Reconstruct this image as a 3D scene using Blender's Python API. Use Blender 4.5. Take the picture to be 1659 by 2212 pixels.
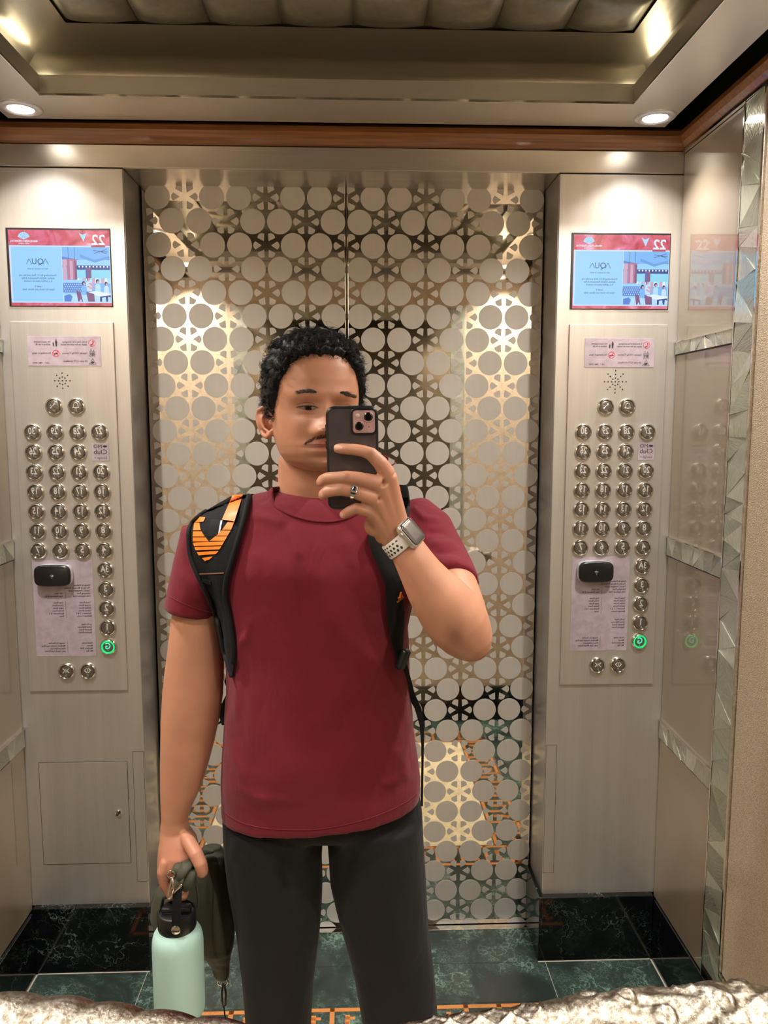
import bpy, bmesh, math, random
import numpy as np
from mathutils import Vector, Matrix
from mathutils.bvhtree import BVHTree
random.seed(7); np.random.seed(7)
for o in list(bpy.data.objects): bpy.data.objects.remove(o, do_unlink=True)
SC = bpy.context.scene
COL = SC.collection
PI = math.pi

# ------------------------------------------------------------------ camera
# The photograph looks into a mirror; the place is built as the mirror shows it
# (lettering reversed), so the camera stands where the mirrored phone would be.
CAM = np.array([0.0, 0.0, 1.56])
FPX, PITCH, YAW = 1680.0, math.radians(6.61), math.radians(2.08)
FW = np.array([math.sin(YAW)*math.cos(PITCH), math.cos(YAW)*math.cos(PITCH), -math.sin(PITCH)])
RT = np.array([math.cos(YAW), -math.sin(YAW), 0.0]); UP = np.cross(RT, FW)
cd = bpy.data.cameras.new('camera'); cam = bpy.data.objects.new('camera', cd); COL.objects.link(cam)
cd.sensor_fit = 'VERTICAL'; cd.sensor_height = 36.0; cd.lens = 36.0*FPX/2212.0
cd.clip_start = 0.02; cd.clip_end = 50
cam.matrix_world = Matrix(((RT[0], UP[0], -FW[0], CAM[0]), (RT[1], UP[1], -FW[1], CAM[1]), (RT[2], UP[2], -FW[2], CAM[2]), (0, 0, 0, 1)))
SC.camera = cam
def ray(x, y): return FW + RT*(x-829.5)/FPX + UP*(1106-y)/FPX
def at(x, y, Y):                       # the point at depth Y seen at this place of the photograph
    d = ray(x, y); return CAM + d*(Y/d[1])
def px2m(n, Y): return n*Y/FPX         # width of n pixels at depth Y

# ------------------------------------------------------------------ world, exposure
W = bpy.data.worlds.new('world'); SC.world = W; W.use_nodes = True
W.node_tree.nodes['Background'].inputs[0].default_value = (0.9, 0.8, 0.65, 1)
W.node_tree.nodes['Background'].inputs[1].default_value = 0.02
SC.view_settings.view_transform = 'Standard'; SC.view_settings.look = 'None'
SC.view_settings.gamma = 1.0; SC.view_settings.use_curve_mapping = False
SC.view_settings.exposure = 0.0
CORNER_W, FILL_W = 7.6, 11.6          # downlights: narrow beams in the corners, added wide fill beams half way along
LAMP_COL = (1.0, 0.96, 0.905)
COVE_W = 0.14          # concealed cove strip

# ------------------------------------------------------------------ materials
def srgb(r, g, b):
    f = lambda c: (c/255/12.92) if c <= 10.3 else ((c/255+0.055)/1.055)**2.4
    return (f(r), f(g), f(b), 1)
class NT:
    def __init__(s, name):
        s.m = bpy.data.materials.new(name); s.m.use_nodes = True; s.t = s.m.node_tree
        s.b = s.t.nodes['Principled BSDF']
    def n(s, typ, **kw):
        nd = s.t.nodes.new('ShaderNode'+typ)
        for k, v in kw.items():
            if k in nd.inputs.keys(): nd.inputs[k].default_value = v
            else: setattr(nd, k, v)
        return nd
    def l(s, a, b): s.t.links.new(a, b)
    def coords(s, scale=(1, 1, 1), kind='Object', rot=(0, 0, 0)):
        c = s.n('TexCoord'); mp = s.n('Mapping'); mp.inputs['Scale'].default_value = scale; mp.inputs['Rotation'].default_value = rot
        s.l(c.outputs[kind], mp.inputs[0]); return mp.outputs[0]
    def ramp(s, src, stops):
        r = s.n('ValToRGB'); e = r.color_ramp.elements
        while len(e) < len(stops): e.new(0.5)
        for i, (p, c) in enumerate(stops): e[i].position = p; e[i].color = c
        s.l(src, r.inputs[0]); return r.outputs[0]
    def mix(s, fac, a, b, mode='MIX'):
        x = s.n('MixRGB', blend_type=mode)
        for i, v in ((0, fac), (1, a), (2, b)):
            if hasattr(v, 'is_linked'): s.l(v, x.inputs[i])
            else: x.inputs[i].default_value = v
        return x.outputs[0]
    def bump(s, h, strength=0.2, dist=0.001):
        b = s.n('Bump'); b.inputs['Strength'].default_value = strength; b.inputs['Distance'].default_value = dist
        s.l(h, b.inputs['Height']); s.l(b.outputs[0], s.b.inputs['Normal'])
    def set(s, **kw):
        for k, v in kw.items():
            k = {'color': 'Base Color', 'rough': 'Roughness', 'metal': 'Metallic', 'coat': 'Coat Weight', 'coat_rough': 'Coat Roughness',
                 'spec': 'Specular IOR Level', 'sheen': 'Sheen Weight', 'sss': 'Subsurface Weight', 'aniso': 'Anisotropic', 'ior': 'IOR',
                 'emit': 'Emission Color', 'emits': 'Emission Strength', 'alpha': 'Alpha', 'trans': 'Transmission Weight'}.get(k, k)
            if hasattr(v, 'is_linked'): s.l(v, s.b.inputs[k])
            else: s.b.inputs[k].default_value = v
        return s.m
def plain(name, col, rough=0.5, metal=0.0, **kw):
    t = NT(name); nz = t.n('TexNoise', Scale=60.0, Detail=3.0); t.l(t.coords(), nz.inputs['Vector'])
    lo = tuple(c*0.92 for c in col[:3])+(1,); hi = tuple(min(1, c*1.08) for c in col[:3])+(1,)
    return t.set(color=t.ramp(nz.outputs[0], [(0.35, lo), (0.65, hi)]), rough=rough, metal=metal, **kw)
def brushed(name, col, rough, metal, scale=(90, 90, 1.2), amp=0.10, bump=0.06, aniso=0.0):
    t = NT(name); v = t.coords(scale)
    nz = t.n('TexNoise', Scale=6.0, Detail=5.0, Roughness=0.7); t.l(v, nz.inputs['Vector'])
    big = t.n('TexNoise', Scale=0.35, Detail=2.0); t.l(v, big.inputs['Vector'])
    lo = tuple(c*(1-amp) for c in col[:3])+(1,); hi = tuple(min(1, c*(1+amp)) for c in col[:3])+(1,)
    c1 = t.ramp(nz.outputs[0], [(0.3, lo), (0.7, hi)])
    c2 = t.mix(0.35, c1, t.ramp(big.outputs[0], [(0.35, (0.8, 0.8, 0.8, 1)), (0.65, (1, 1, 1, 1))]), 'MULTIPLY')
    t.bump(nz.outputs[0], bump, 0.0004)
    return t.set(color=c2, rough=rough, metal=metal, aniso=aniso)
def marble(name, base, base2, vein, scale, veinw=0.05, rough=0.12, big=2.5, coat=0.0):
    t = NT(name); v = t.coords((1, 1, 1))
    d = t.n('TexNoise', Scale=scale*0.6, Detail=6.0, Roughness=0.65); t.l(v, d.inputs['Vector'])
    dv = t.mix(0.5, v, d.outputs['Color'], 'LINEAR_LIGHT')
    vo = t.n('TexVoronoi', feature='DISTANCE_TO_EDGE', Scale=scale); t.l(dv, vo.inputs['Vector'])
    vo2 = t.n('TexVoronoi', feature='DISTANCE_TO_EDGE', Scale=scale*3.1); t.l(dv, vo2.inputs['Vector'])
    cl = t.n('TexNoise', Scale=big, Detail=5.0, Roughness=0.6, Distortion=1.2); t.l(v, cl.inputs['Vector'])
    W1 = (1, 1, 1, 1); K = (0, 0, 0, 1)
    a = t.ramp(vo.outputs['Distance'], [(0.0, W1), (veinw, K)])
    b = t.ramp(vo2.outputs['Distance'], [(0.0, (0.5, 0.5, 0.5, 1)), (veinw*1.2, K)])
    msk = t.ramp(cl.outputs[0], [(0.42, K), (0.62, W1)])
    vv = t.mix(1.0, t.mix(1.0, a, b, 'ADD'), msk, 'MULTIPLY')
    body = t.mix(t.ramp(cl.outputs[0], [(0.38, K), (0.72, W1)]), base, base2)
    return t.set(color=t.mix(vv, body, vein), rough=rough, coat=coat)

M = {}
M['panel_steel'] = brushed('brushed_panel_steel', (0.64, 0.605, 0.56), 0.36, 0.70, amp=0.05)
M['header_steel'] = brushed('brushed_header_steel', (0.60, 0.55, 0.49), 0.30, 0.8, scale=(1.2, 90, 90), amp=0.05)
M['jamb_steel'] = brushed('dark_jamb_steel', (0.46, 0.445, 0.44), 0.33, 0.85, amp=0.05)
M['frame_steel'] = brushed('ceiling_frame_steel', (0.62, 0.59, 0.53), 0.34, 0.75, scale=(3, 3, 60), amp=0.03)
M['cove_steel'] = brushed('ceiling_cove_steel', (0.40, 0.36, 0.28), 0.30, 0.85, scale=(3, 3, 60), amp=0.04)
M['pad'] = plain('ceiling_pad_satin', (0.24, 0.22, 0.16, 1), 0.34, 0.75)
M['bronze'] = plain('bronze_mirror_steel', (0.20, 0.185, 0.155, 1), 0.14, 1.0)
M['mirror'] = plain('mirror_polished_steel', (0.80, 0.76, 0.69, 1), 0.03, 1.0)
M['etch'] = brushed('etched_satin_steel', (0.58, 0.55, 0.50), 0.50, 0.35, amp=0.03, bump=0.03)
M['black'] = plain('black_gap', (0.006, 0.006, 0.007, 1), 0.6)
M['blackplastic'] = plain('black_plastic', (0.012, 0.012, 0.013, 1), 0.28)
M['chrome'] = plain('chrome', (0.78, 0.76, 0.72, 1), 0.10, 1.0)
M['white_metal'] = plain('satin_aluminium', (0.72, 0.72, 0.74, 1), 0.35, 0.6)
M['green_marble'] = marble('green_marble', srgb(44, 53, 49), srgb(66, 84, 76), srgb(120, 150, 134), 5.0, 0.05, 0.16, 4.0)
M['black_marble'] = marble('black_green_marble', srgb(9, 11, 12), srgb(18, 22, 22), srgb(112, 126, 116), 4.0, 0.016, 0.08, 4.5)
M['cream_marble'] = marble('cream_marble', srgb(226, 206, 164), srgb(238, 222, 186), srgb(196, 160, 118), 6.0, 0.03, 0.15)
M['orange_marble'] = marble('orange_marble', srgb(206, 128, 66), srgb(224, 150, 84), srgb(150, 90, 50), 9.0, 0.03, 0.18)
M['grout'] = plain('pale_grout', srgb(196, 186, 168), 0.7)
def woodmat():
    t = NT('cornice_wood'); v = t.coords((1.5, 40, 40)); nz = t.n('TexNoise', Scale=3.0, Detail=6.0, Roughness=0.6); t.l(v, nz.inputs['Vector'])
    return t.set(color=t.ramp(nz.outputs[0], [(0.3, srgb(104, 66, 38)), (0.7, srgb(154, 102, 60))]), rough=0.28, coat=0.4)
M['wood'] = woodmat()
def glassmat():
    t = NT('beige_back_painted_glass'); nz = t.n('TexNoise', Scale=3.0, Detail=2.0); t.l(t.coords(), nz.inputs['Vector'])
    return t.set(color=t.ramp(nz.outputs[0], [(0.3, (0.27, 0.215, 0.155, 1)), (0.7, (0.30, 0.24, 0.175, 1))]), rough=0.30, spec=0.5, coat=1.0, coat_rough=0.0, **{'Coat IOR': 1.75})
M['glass'] = glassmat()
def leathermat():
    t = NT('pebbled_wall_leather'); v = t.coords()
    vo = t.n('TexVoronoi', Scale=330.0); t.l(v, vo.inputs['Vector']); nz = t.n('TexNoise', Scale=190.0, Detail=4.0, Distortion=1.5); t.l(v, nz.inputs['Vector'])
    h = t.mix(0.55, nz.outputs[0], vo.outputs['Distance']); t.bump(h, 0.75, 0.0016)
    return t.set(color=t.ramp(nz.outputs[0], [(0.35, srgb(166, 146, 122)), (0.65, srgb(196, 178, 154))]), rough=0.48)
M['leather'] = leathermat()
def shellmat():
    t = NT('mother_of_pearl'); v = t.coords((1, 1, 1)); oi = t.n('ObjectInfo')
    off = t.n('VectorMath', operation='ADD'); t.l(v, off.inputs[0]); sc = t.n('VectorMath', operation='SCALE'); sc.inputs['Scale'].default_value = 13.0
    cmb = t.n('CombineXYZ')
    for i in range(3): t.l(oi.outputs['Random'], cmb.inputs[i])
    t.l(cmb.outputs[0], sc.inputs[0]); t.l(sc.outputs[0], off.inputs[1])
    rot = t.n('VectorRotate', rotation_type='X_AXIS'); t.l(off.outputs[0], rot.inputs['Vector'])
    am = t.n('Math', operation='MULTIPLY'); am.inputs[1].default_value = 6.28; t.l(oi.outputs['Random'], am.inputs[0]); t.l(am.outputs[0], rot.inputs['Angle'])
    mp = t.n('Mapping'); mp.inputs['Scale'].default_value = (20, 20, 130); t.l(rot.outputs[0], mp.inputs[0])
    nz = t.n('TexNoise', Scale=2.0, Detail=4.0, Distortion=0.8); t.l(mp.outputs[0], nz.inputs['Vector'])
    tone = t.ramp(oi.outputs['Random'], [(0.0, (0.20, 0.205, 0.17, 1)), (0.3, (0.42, 0.42, 0.36, 1)), (0.55, (0.28, 0.30, 0.26, 1)), (0.8, (0.62, 0.62, 0.56, 1)), (1.0, (0.36, 0.34, 0.28, 1))])
    col = t.mix(0.5, tone, t.ramp(nz.outputs[0], [(0.25, (0.45, 0.43, 0.38, 1)), (0.5, (0.85, 0.86, 0.80, 1)), (0.62, (0.72, 0.86, 0.80, 1)), (0.75, (0.95, 0.85, 0.82, 1))]), 'MULTIPLY')
    t.bump(nz.outputs[0], 0.5, 0.002)
    return t.set(color=t.mix(1.0, col, (1.35, 1.36, 1.3, 1), 'MULTIPLY'), rough=0.22, metal=0.55, coat=0.8, coat_rough=0.06)
M['shell'] = shellmat()
def emit(name, col, s):
    t = NT(name); return t.set(color=(0, 0, 0, 1), emit=col, emits=s, rough=0.4)
M['lamp'] = emit('lamp_lens', (1.0, 0.93, 0.82, 1), 14.0)
M['sign'] = plain('lilac_sign_plate', srgb(176, 160, 168), 0.4)
M['ink'] = plain('dark_print', srgb(52, 46, 52), 0.6)
M['red_ink'] = plain('red_print', srgb(214, 36, 58), 0.6)

# ------------------------------------------------------------------ mesh helpers
class MB:
    def __init__(s): s.v = []; s.f = []; s.mi = []; s.cur = 0
    def add(s, vs, fs):
        o = len(s.v); s.v += [tuple(map(float, p)) for p in vs]; s.f += [tuple(i+o for i in f) for f in fs]; s.mi += [s.cur]*len(fs); return s
    def box(s, a, b, bev=0.0):
        (x0, y0, z0), (x1, y1, z1) = a, b
        if bev <= 0:
            vs = [(x, y, z) for x in (x0, x1) for y in (y0, y1) for z in (z0, z1)]
            return s.add(vs, [(0, 1, 3, 2), (4, 6, 7, 5), (0, 4, 5, 1), (2, 3, 7, 6), (0, 2, 6, 4), (1, 5, 7, 3)])
        bm = bmesh.new(); bmesh.ops.create_cube(bm, size=1.0)
        for v in bm.verts: v.co = Vector(((x0+x1)/2+v.co.x*(x1-x0), (y0+y1)/2+v.co.y*(y1-y0), (z0+z1)/2+v.co.z*(z1-z0)))
        bmesh.ops.bevel(bm, geom=bm.edges[:], offset=bev, segments=2, affect='EDGES', profile=0.5)
        return s.bm(bm)
    def bm(s, bm):
        bm.verts.index_update(); s.add([v.co for v in bm.verts], [[v.index for v in f.verts] for f in bm.faces]); bm.free(); return s
    def prism(s, poly, axis, a, b):       # poly in the plane normal to axis, extruded a..b along it
        n = len(poly)
        def P(p, t): return {'x': (t, p[0], p[1]), 'y': (p[0], t, p[1]), 'z': (p[0], p[1], t)}[axis]
        vs = [P(p, a) for p in poly]+[P(p, b) for p in poly]
        fs = [tuple(range(n-1, -1, -1)), tuple(range(n, 2*n))]+[(i, (i+1) % n, n+(i+1) % n, n+i) for i in range(n)]
        return s.add(vs, fs)
    def loft(s, rings, cap=True, closed=True):
        n = len(rings[0]); vs = [p for r in rings for p in r]; fs = []
        for k in range(len(rings)-1):
            for i in range(n if closed else n-1):
                j = (i+1) % n; fs.append((k*n+i, k*n+j, (k+1)*n+j, (k+1)*n+i))
        if cap and closed: fs += [tuple(range(n-1, -1, -1)), tuple(range((len(rings)-1)*n, len(rings)*n))]
        return s.add(vs, fs)
    def tube(s, pts, rad, n=10, cap=True, flat=1.0):
        pts = [np.array(p, float) for p in pts]; rings = []
        rad = rad if hasattr(rad, '__len__') else [rad]*len(pts)
        t0 = pts[1]-pts[0]; t0 /= np.linalg.norm(t0)
        a = np.array([0, 0, 1.0]) if abs(t0[2]) < 0.9 else np.array([1.0, 0, 0])
        u = np.cross(t0, a); u /= np.linalg.norm(u)
        for i, p in enumerate(pts):
            t = pts[min(i+1, len(pts)-1)]-pts[max(i-1, 0)]; t /= max(np.linalg.norm(t), 1e-9)
            u = u-t*(u@t); u /= max(np.linalg.norm(u), 1e-9); w = np.cross(t, u)
            rings.append([p+rad[i]*(math.cos(q)*u+flat*math.sin(q)*w) for q in [2*PI*k/n for k in range(n)]])
        return s.loft(rings, cap)
    def lathe(s, prof, c=(0, 0, 0), axis='z', n=32):     # prof: (radius, height) list
        rings = []
        for r, h in prof:
            ring = []
            for k in range(n):
                a = 2*PI*k/n; x, y = r*math.cos(a), r*math.sin(a)
                ring.append((c[0]+x, c[1]+y, c[2]+h) if axis == 'z' else (c[0]+x, c[1]+h, c[2]+y) if axis == 'y' else (c[0]+h, c[1]+x, c[2]+y))
            rings.append(ring)
        return s.loft(rings)
    def mesh(s, name, mats, smooth=False):
        me = bpy.data.meshes.new(name); me.from_pydata(s.v, [], s.f)
        for m in (mats if isinstance(mats, (list, tuple)) else [mats]): me.materials.append(m)
        if s.cur or any(s.mi): me.polygons.foreach_set('material_index', s.mi)
        bm = bmesh.new(); bm.from_mesh(me); bmesh.ops.recalc_face_normals(bm, faces=bm.faces); bm.to_mesh(me); bm.free()
        if smooth: smooth_mesh(me, smooth)
        return me
def smooth_mesh(me, ang=40):
    me.polygons.foreach_set('use_smooth', [True]*len(me.polygons))
    if ang is not True and ang < 179:
        try: me.set_sharp_from_angle(angle=math.radians(ang))
        except Exception: pass
def link(name, me, parent=None, loc=None):
    o = bpy.data.objects.new(name, me); COL.objects.link(o)
    if parent is not None:
        o.parent = parent
        g = Matrix.Identity(4); p = parent
        while p is not None: g = Matrix.Translation(p.location) @ g; p = p.parent
        if loc is None: o.matrix_parent_inverse = Matrix.Translation(-Vector(parent.get('base', (0, 0, 0))))
    if loc is not None: o.location = loc
    return o
def tag(o, label=None, cat=None, group=None, kind=None):
    if label: o['label'] = label
    if cat: o['category'] = cat
    if group: o['group'] = group
    if kind: o['kind'] = kind
    return o
def thing(name, label, cat, loc=(0, 0, 0), group=None):
    o = bpy.data.objects.new(name, None); COL.objects.link(o); o.location = loc; o['base'] = tuple(map(float, loc)); o.empty_display_size = 0.05
    return tag(o, label, cat, group)
def part(name, mb, mat, parent, smooth=False, label=None):
    o = link(name, mb.mesh(name, mat, smooth), parent)
    if label: o['label'] = label
    return o
def struct(name, mb, mat, smooth=False):
    return tag(link(name, mb.mesh(name, mat, smooth)), kind='structure')
_tc = {}
def glyphs(s, size, bold=0.0, sx=1.0):          # flat outline of a text, centred on 0
    k = (s, bold)
    if k not in _tc:
        cu = bpy.data.curves.new('t', 'FONT'); cu.body = s; cu.size = 1.0; cu.resolution_u = 2; cu.align_x = 'CENTER'; cu.offset = bold
        ob = bpy.data.objects.new('t', cu); COL.objects.link(ob)
        dg = bpy.context.evaluated_depsgraph_get(); me = ob.evaluated_get(dg).to_mesh()
        vs = [tuple(v.co) for v in me.vertices]; fs = [tuple(p.vertices) for p in me.polygons]
        ob.evaluated_get(dg).to_mesh_clear(); bpy.data.objects.remove(ob); bpy.data.curves.remove(cu)
        _tc[k] = (vs, fs)
    vs, fs = _tc[k]
    return [(v[0]*size*sx, v[1]*size) for v in vs], fs
def text(mb, s, size, x, y, z, align='c', bold=0.0, sx=1.0, mirror=True, sy=1.0):   # lettering on a plane facing the camera (-y)
    vs, fs = glyphs(s, size, bold, sx)
    w = [v[0] for v in vs]; off = 0
    if align == 'l': off = -min(w)        # starts at x (reading order)
    if align == 'r': off = -max(w)
    sg = -1 if mirror else 1
    mb.add([(x+sg*(v[0]+off), y, z+v[1]*sy) for v in vs], fs); return mb
# ------------------------------------------------------------------ room shell
XL, XR, YP, YD, YB = -0.9275, 0.869, 2.10, 2.25, -0.96       # side walls, pillar face, doors, end behind the camera
XJL, XJR, ZH, ZG = -0.5935, 0.5360, 2.205, 2.255              # jambs, opening head, top of the side glass
SEAM = -0.0235
# floor: slab, then the marble pieces laid on it
floor = struct('floor', MB().box((XL-0.1, YB-0.1, -0.12), (XR+0.1, 2.45, -0.0016)), M['grout'])
def tile(x0, y0, x1, y1, mat, name='marble_tile', bev=0.0):
    return part(name, MB().box((x0+0.0009, y0+0.0009, -0.012), (x1-0.0009, y1-0.0009, 0.0), bev), mat, floor)
KB0, KB1 = 1.79, 1.925      # outer greek key band, near the doors
tile(XL+0.016, KB1, -0.60, YP-0.02, M['green_marble']); tile(-0.60, KB1, 0.545, YP-0.02, M['green_marble'])
tile(0.545, KB1, XR-0.012, YP-0.02, M['green_marble']); tile(-0.60, YP-0.02, 0.545, 2.228, M['green_marble'])
BX0, BX1 = -0.70, 0.64      # outer x of the key band
def keyband(x0, y0, x1, y1, along):
    # one border strip: dark green ground with orange key figures inlaid
    tile(x0, y0, x1, y1, M['green_marble'], 'key_ground')
    L, Wd = (x1-x0, y1-y0) if along == 'x' else (y1-y0, x1-x0)
    n = max(1, round(L/0.0875)); p = L/n; t = 0.0125
    for q in (0, 1):
        m = MB(); r = (0, Wd-0.016) if False else None
        a, b = ((0.006, 0.006+t), (Wd-0.006-t, Wd-0.006))[q]
        rect = (x0, y0+a, x1, y0+b) if along == 'x' else (x0+a, y0, x0+b, y1)
        part('key_rail', m.box((rect[0], rect[1], -0.011), (rect[2], rect[3], 0.0006)), M['orange_marble'], floor)
    m = MB(); w0, w1 = 0.006, Wd-0.006; u = (w1-w0)/6.0
    segs = [(0, w0, t, w1), (2.0*u, w1-3*u+u, p-1.3*u+0.004, w1-3*u+u+t*0.8), (2.0*u, w0+1.5*u, 2.0*u+t, w1-1.2*u), (p-2.4*u, w0+1.5*u, p-2.4*u+t*0.8, w0+3.6*u), (2.0*u, w0+1.5*u, p-1.6*u, w0+1.5*u+t*0.8)]
    for a0, b0, a1, b1 in segs:
        m.box((a0, b0, -0.011), (a1, b1, 0.0006)) if along == 'x' else m.box((b0, a0, -0.011), (b1, a1, 0.0006))
    me = m.mesh('key_figure', M['orange_marble'])
    for i in range(n):
        o = link('key_figure', me, floor, (x0+i*p, y0, 0) if along == 'x' else (x0, y0+i*p, 0))
NB0, NB1 = 0.72, 0.855       # inner band near the mirror
keyband(BX0, KB0, BX1, KB1, 'x'); keyband(BX0, NB0, BX1, NB1, 'x')
keyband(BX0, NB1, BX0+0.135, KB0, 'y'); keyband(BX1-0.135, NB1, BX1, KB0, 'y')
for a, b in ((XL+0.016, BX0), (BX1, XR-0.012)):
    for k in range(3):
        y0 = YB+0.02+(KB1-YB-0.02)*k/3; tile(a, y0, b, YB+0.02+(KB1-YB-0.02)*(k+1)/3, M['green_marble'])
tile(BX0, YB+0.02, BX1, NB0, M['green_marble'])
cx = [BX0+0.135, (BX0+BX1)/2, BX1-0.135]; cy = [NB1, (NB1+KB0)/2, KB0]
for i in range(2):
    for j in range(2): tile(cx[i], cy[j], cx[i+1], cy[j+1], M['cream_marble'])
for a, b in ((XL+0.016, XL+0.020), (XR-0.016, XR-0.012)): part('joint_line', MB().box((a, YB+0.02, -0.002), (b, YP-0.02, 0.0012)), M['grout'], floor)
for a, b in ((XL+0.016, -0.594), (0.524, XR-0.012)): part('joint_line', MB().box((a, YP-0.0232, -0.002), (b, YP-0.020, 0.0012)), M['grout'], floor)
part('door_sill', MB().box((XJL-0.02, 2.226, -0.012), (XJR+0.02, 2.30, 0.004), 0.001), M['chrome'], floor)

# back wall: two pillars and the header around the doors
wb = struct('wall_back', MB().box((XL-0.12, 2.32, -0.1), (XR+0.12, 2.40, 2.6)), M['black'])
def pillar(x0, x1, jamb_x):
    m = MB().box((x0, YP, 0.195), (x1, 2.31, ZH-0.0015), 0.0015)
    part('pillar_panel', m, M['panel_steel'], wb)
    a, b = (jamb_x, jamb_x+0.0012) if jamb_x < 0 else (jamb_x-0.0012, jamb_x)
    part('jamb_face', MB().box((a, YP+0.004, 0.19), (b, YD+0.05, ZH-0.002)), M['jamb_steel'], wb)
pillar(XL+0.003, XJL, XJL); pillar(XJR, XR-0.003, XJR)
part('header_band', MB().box((XL, YP, ZH+0.0015), (XR, 2.31, 2.262), 0.0015), M['header_steel'], wb)
part('header_soffit', MB().box((XJL, YP+0.004, ZH+0.0005), (XJR, YD+0.05, ZH+0.0015)), M['header_steel'], wb)
for a, b in ((XL, XL+0.003), (XR-0.003, XR)): part('edge_trim', MB().box((a, YP-0.004, 0.2), (b, YP+0.02, 2.26), 0.0008), M['chrome'], wb)
for x in (XJL-0.032, XJR+0.001):      # flush service strips beside the jambs
    m = MB(); x1 = x+0.031; z0, z1 = 0.262, 0.648; g = 0.0008
    for r in ((x, z0, x+g, z1), (x1-g, z0, x1, z1), (x, z0, x1, z0+g), (x, z1-g, x1, z1)): m.box((r[0], YP-0.0003, r[1]), (r[2], YP+0.001, r[3]))
    part('service_strip_joint', m, M['black'], wb)

# cornice: rounded wood moulding all round, dark gap above it
def cornice(x0, x1, y0, y1):
    m = MB(); prof = [(0.0, 0.0), (0.012, 0.002), (0.026, 0.012), (0.033, 0.026), (0.030, 0.040), (0.016, 0.050), (0.0, 0.052)]
    rings = []
    for d, h in prof:
        rings.append([(x0+d, y0+d, 2.263+h), (x1-d, y0+d, 2.263+h), (x1-d, y1-d, 2.263+h), (x0+d, y1-d, 2.263+h)])
    return m.loft(rings, cap=False)
tag(link('trim_1', cornice(XL, XR, YB, YP).mesh('cornice', M['wood'])), kind='structure')

# doors: polished steel leaves with an etched pattern of discs and six-rayed stars
A = 0.0743; ROW = A*0.8660; Z0 = 2.1773; RD = 0.0343
disc_me = MB().lathe([(RD, 0.0005), (RD, -0.0004), (RD-0.0003, -0.0006)], axis='y', n=40).mesh('etched_disc', M['etch'])
def wedge(th): 
    w = [(0.175, 0.0), (0.405, 0.150), (0.475, 0.075), (0.49, 0.0), (0.475, -0.075), (0.405, -0.150)]
    c, s = math.cos(th), math.sin(th); return [(A*(p[0]*c-p[1]*s), A*(p[0]*s+p[1]*c)) for p in w]
def star_mesh(ks):
    m = MB()
    for k in ks: m.prism(wedge(k*PI/3), 'y', -0.0006, 0.0005)
    return m.mesh('etched_star', M['etch'])
STAR = {'f': star_mesh(range(6)), 'l': star_mesh((2, 3, 4)), 'r': star_mesh((5, 0, 1))}
def door(name, x0, x1, s):
    d = struct(name, MB().box((x0, YD, 0.006), (x1, YD+0.04, 2.2125), 0.001), M['mirror'])
    xe = x0 if s < 0 else x1
    for k in range(34):
        z = Z0-k*ROW
        for i in range(0, 9):
            u = (i+(0.5 if k % 2 else 0.0)); st = (abs((u-(1.5 if k % 2 else 0)) % 3) < 0.01)
            x = SEAM+s*u*A
            if (x-xe)*s > 0.006: continue
            if st:
                key = 'f'
                if u == 0: key = 'l' if s < 0 else 'r'
                elif (x-xe)*s > -0.02: key = 'r' if s < 0 else 'l'
                link('etched_star', STAR[key], d, (x, YD, z))
            elif (x+s*RD-xe)*s < 0.004: link('etched_disc', disc_me, d, (x, YD, z))
    for u in (0.5, 3.5, 2.5, 5.5, 6.5) if False else (1, 2, 4, 5, 7):        # cut row at the foot of the leaf
        zc = Z0-34*ROW; x = SEAM+s*u*A
        pl = [(x+RD*math.cos(a), max(zc+RD*math.sin(a), 0.007)) for a in [PI*j/20 for j in range(21)]]
        part('etched_disc', MB().prism(pl, 'y', YD-0.0006, YD+0.0005), M['etch'], d)
    return d
door('door_1', -0.586, SEAM-0.0035, -1); door('door_2', SEAM+0.0035, 0.5305, 1)
part('door_gap_strip', MB().box((SEAM-0.0012, YD+0.004, 0.006), (SEAM+0.0012, YD+0.03, 2.21)), M['chrome'], wb)

# skirtings
def skirt(name, a, b, inner):
    o = struct(name, MB().box(a, b, 0.002), M['black_marble'])
    return o
skirt('baseboard_back_left', (XL+0.012, YP-0.02, 0.0), (XJL, YP+0.16, 0.197), 0)
skirt('baseboard_back_right', (XJR-0.012, YP-0.02, 0.0), (XR-0.012, YP+0.16, 0.197), 0)
skirt('baseboard_left', (XL, YB, 0.0), (XL+0.016, YP-0.021, 0.185), 0)
skirt('baseboard_right', (XR-0.012, YB, 0.0), (XR, YP-0.021, 0.185), 0)

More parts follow.
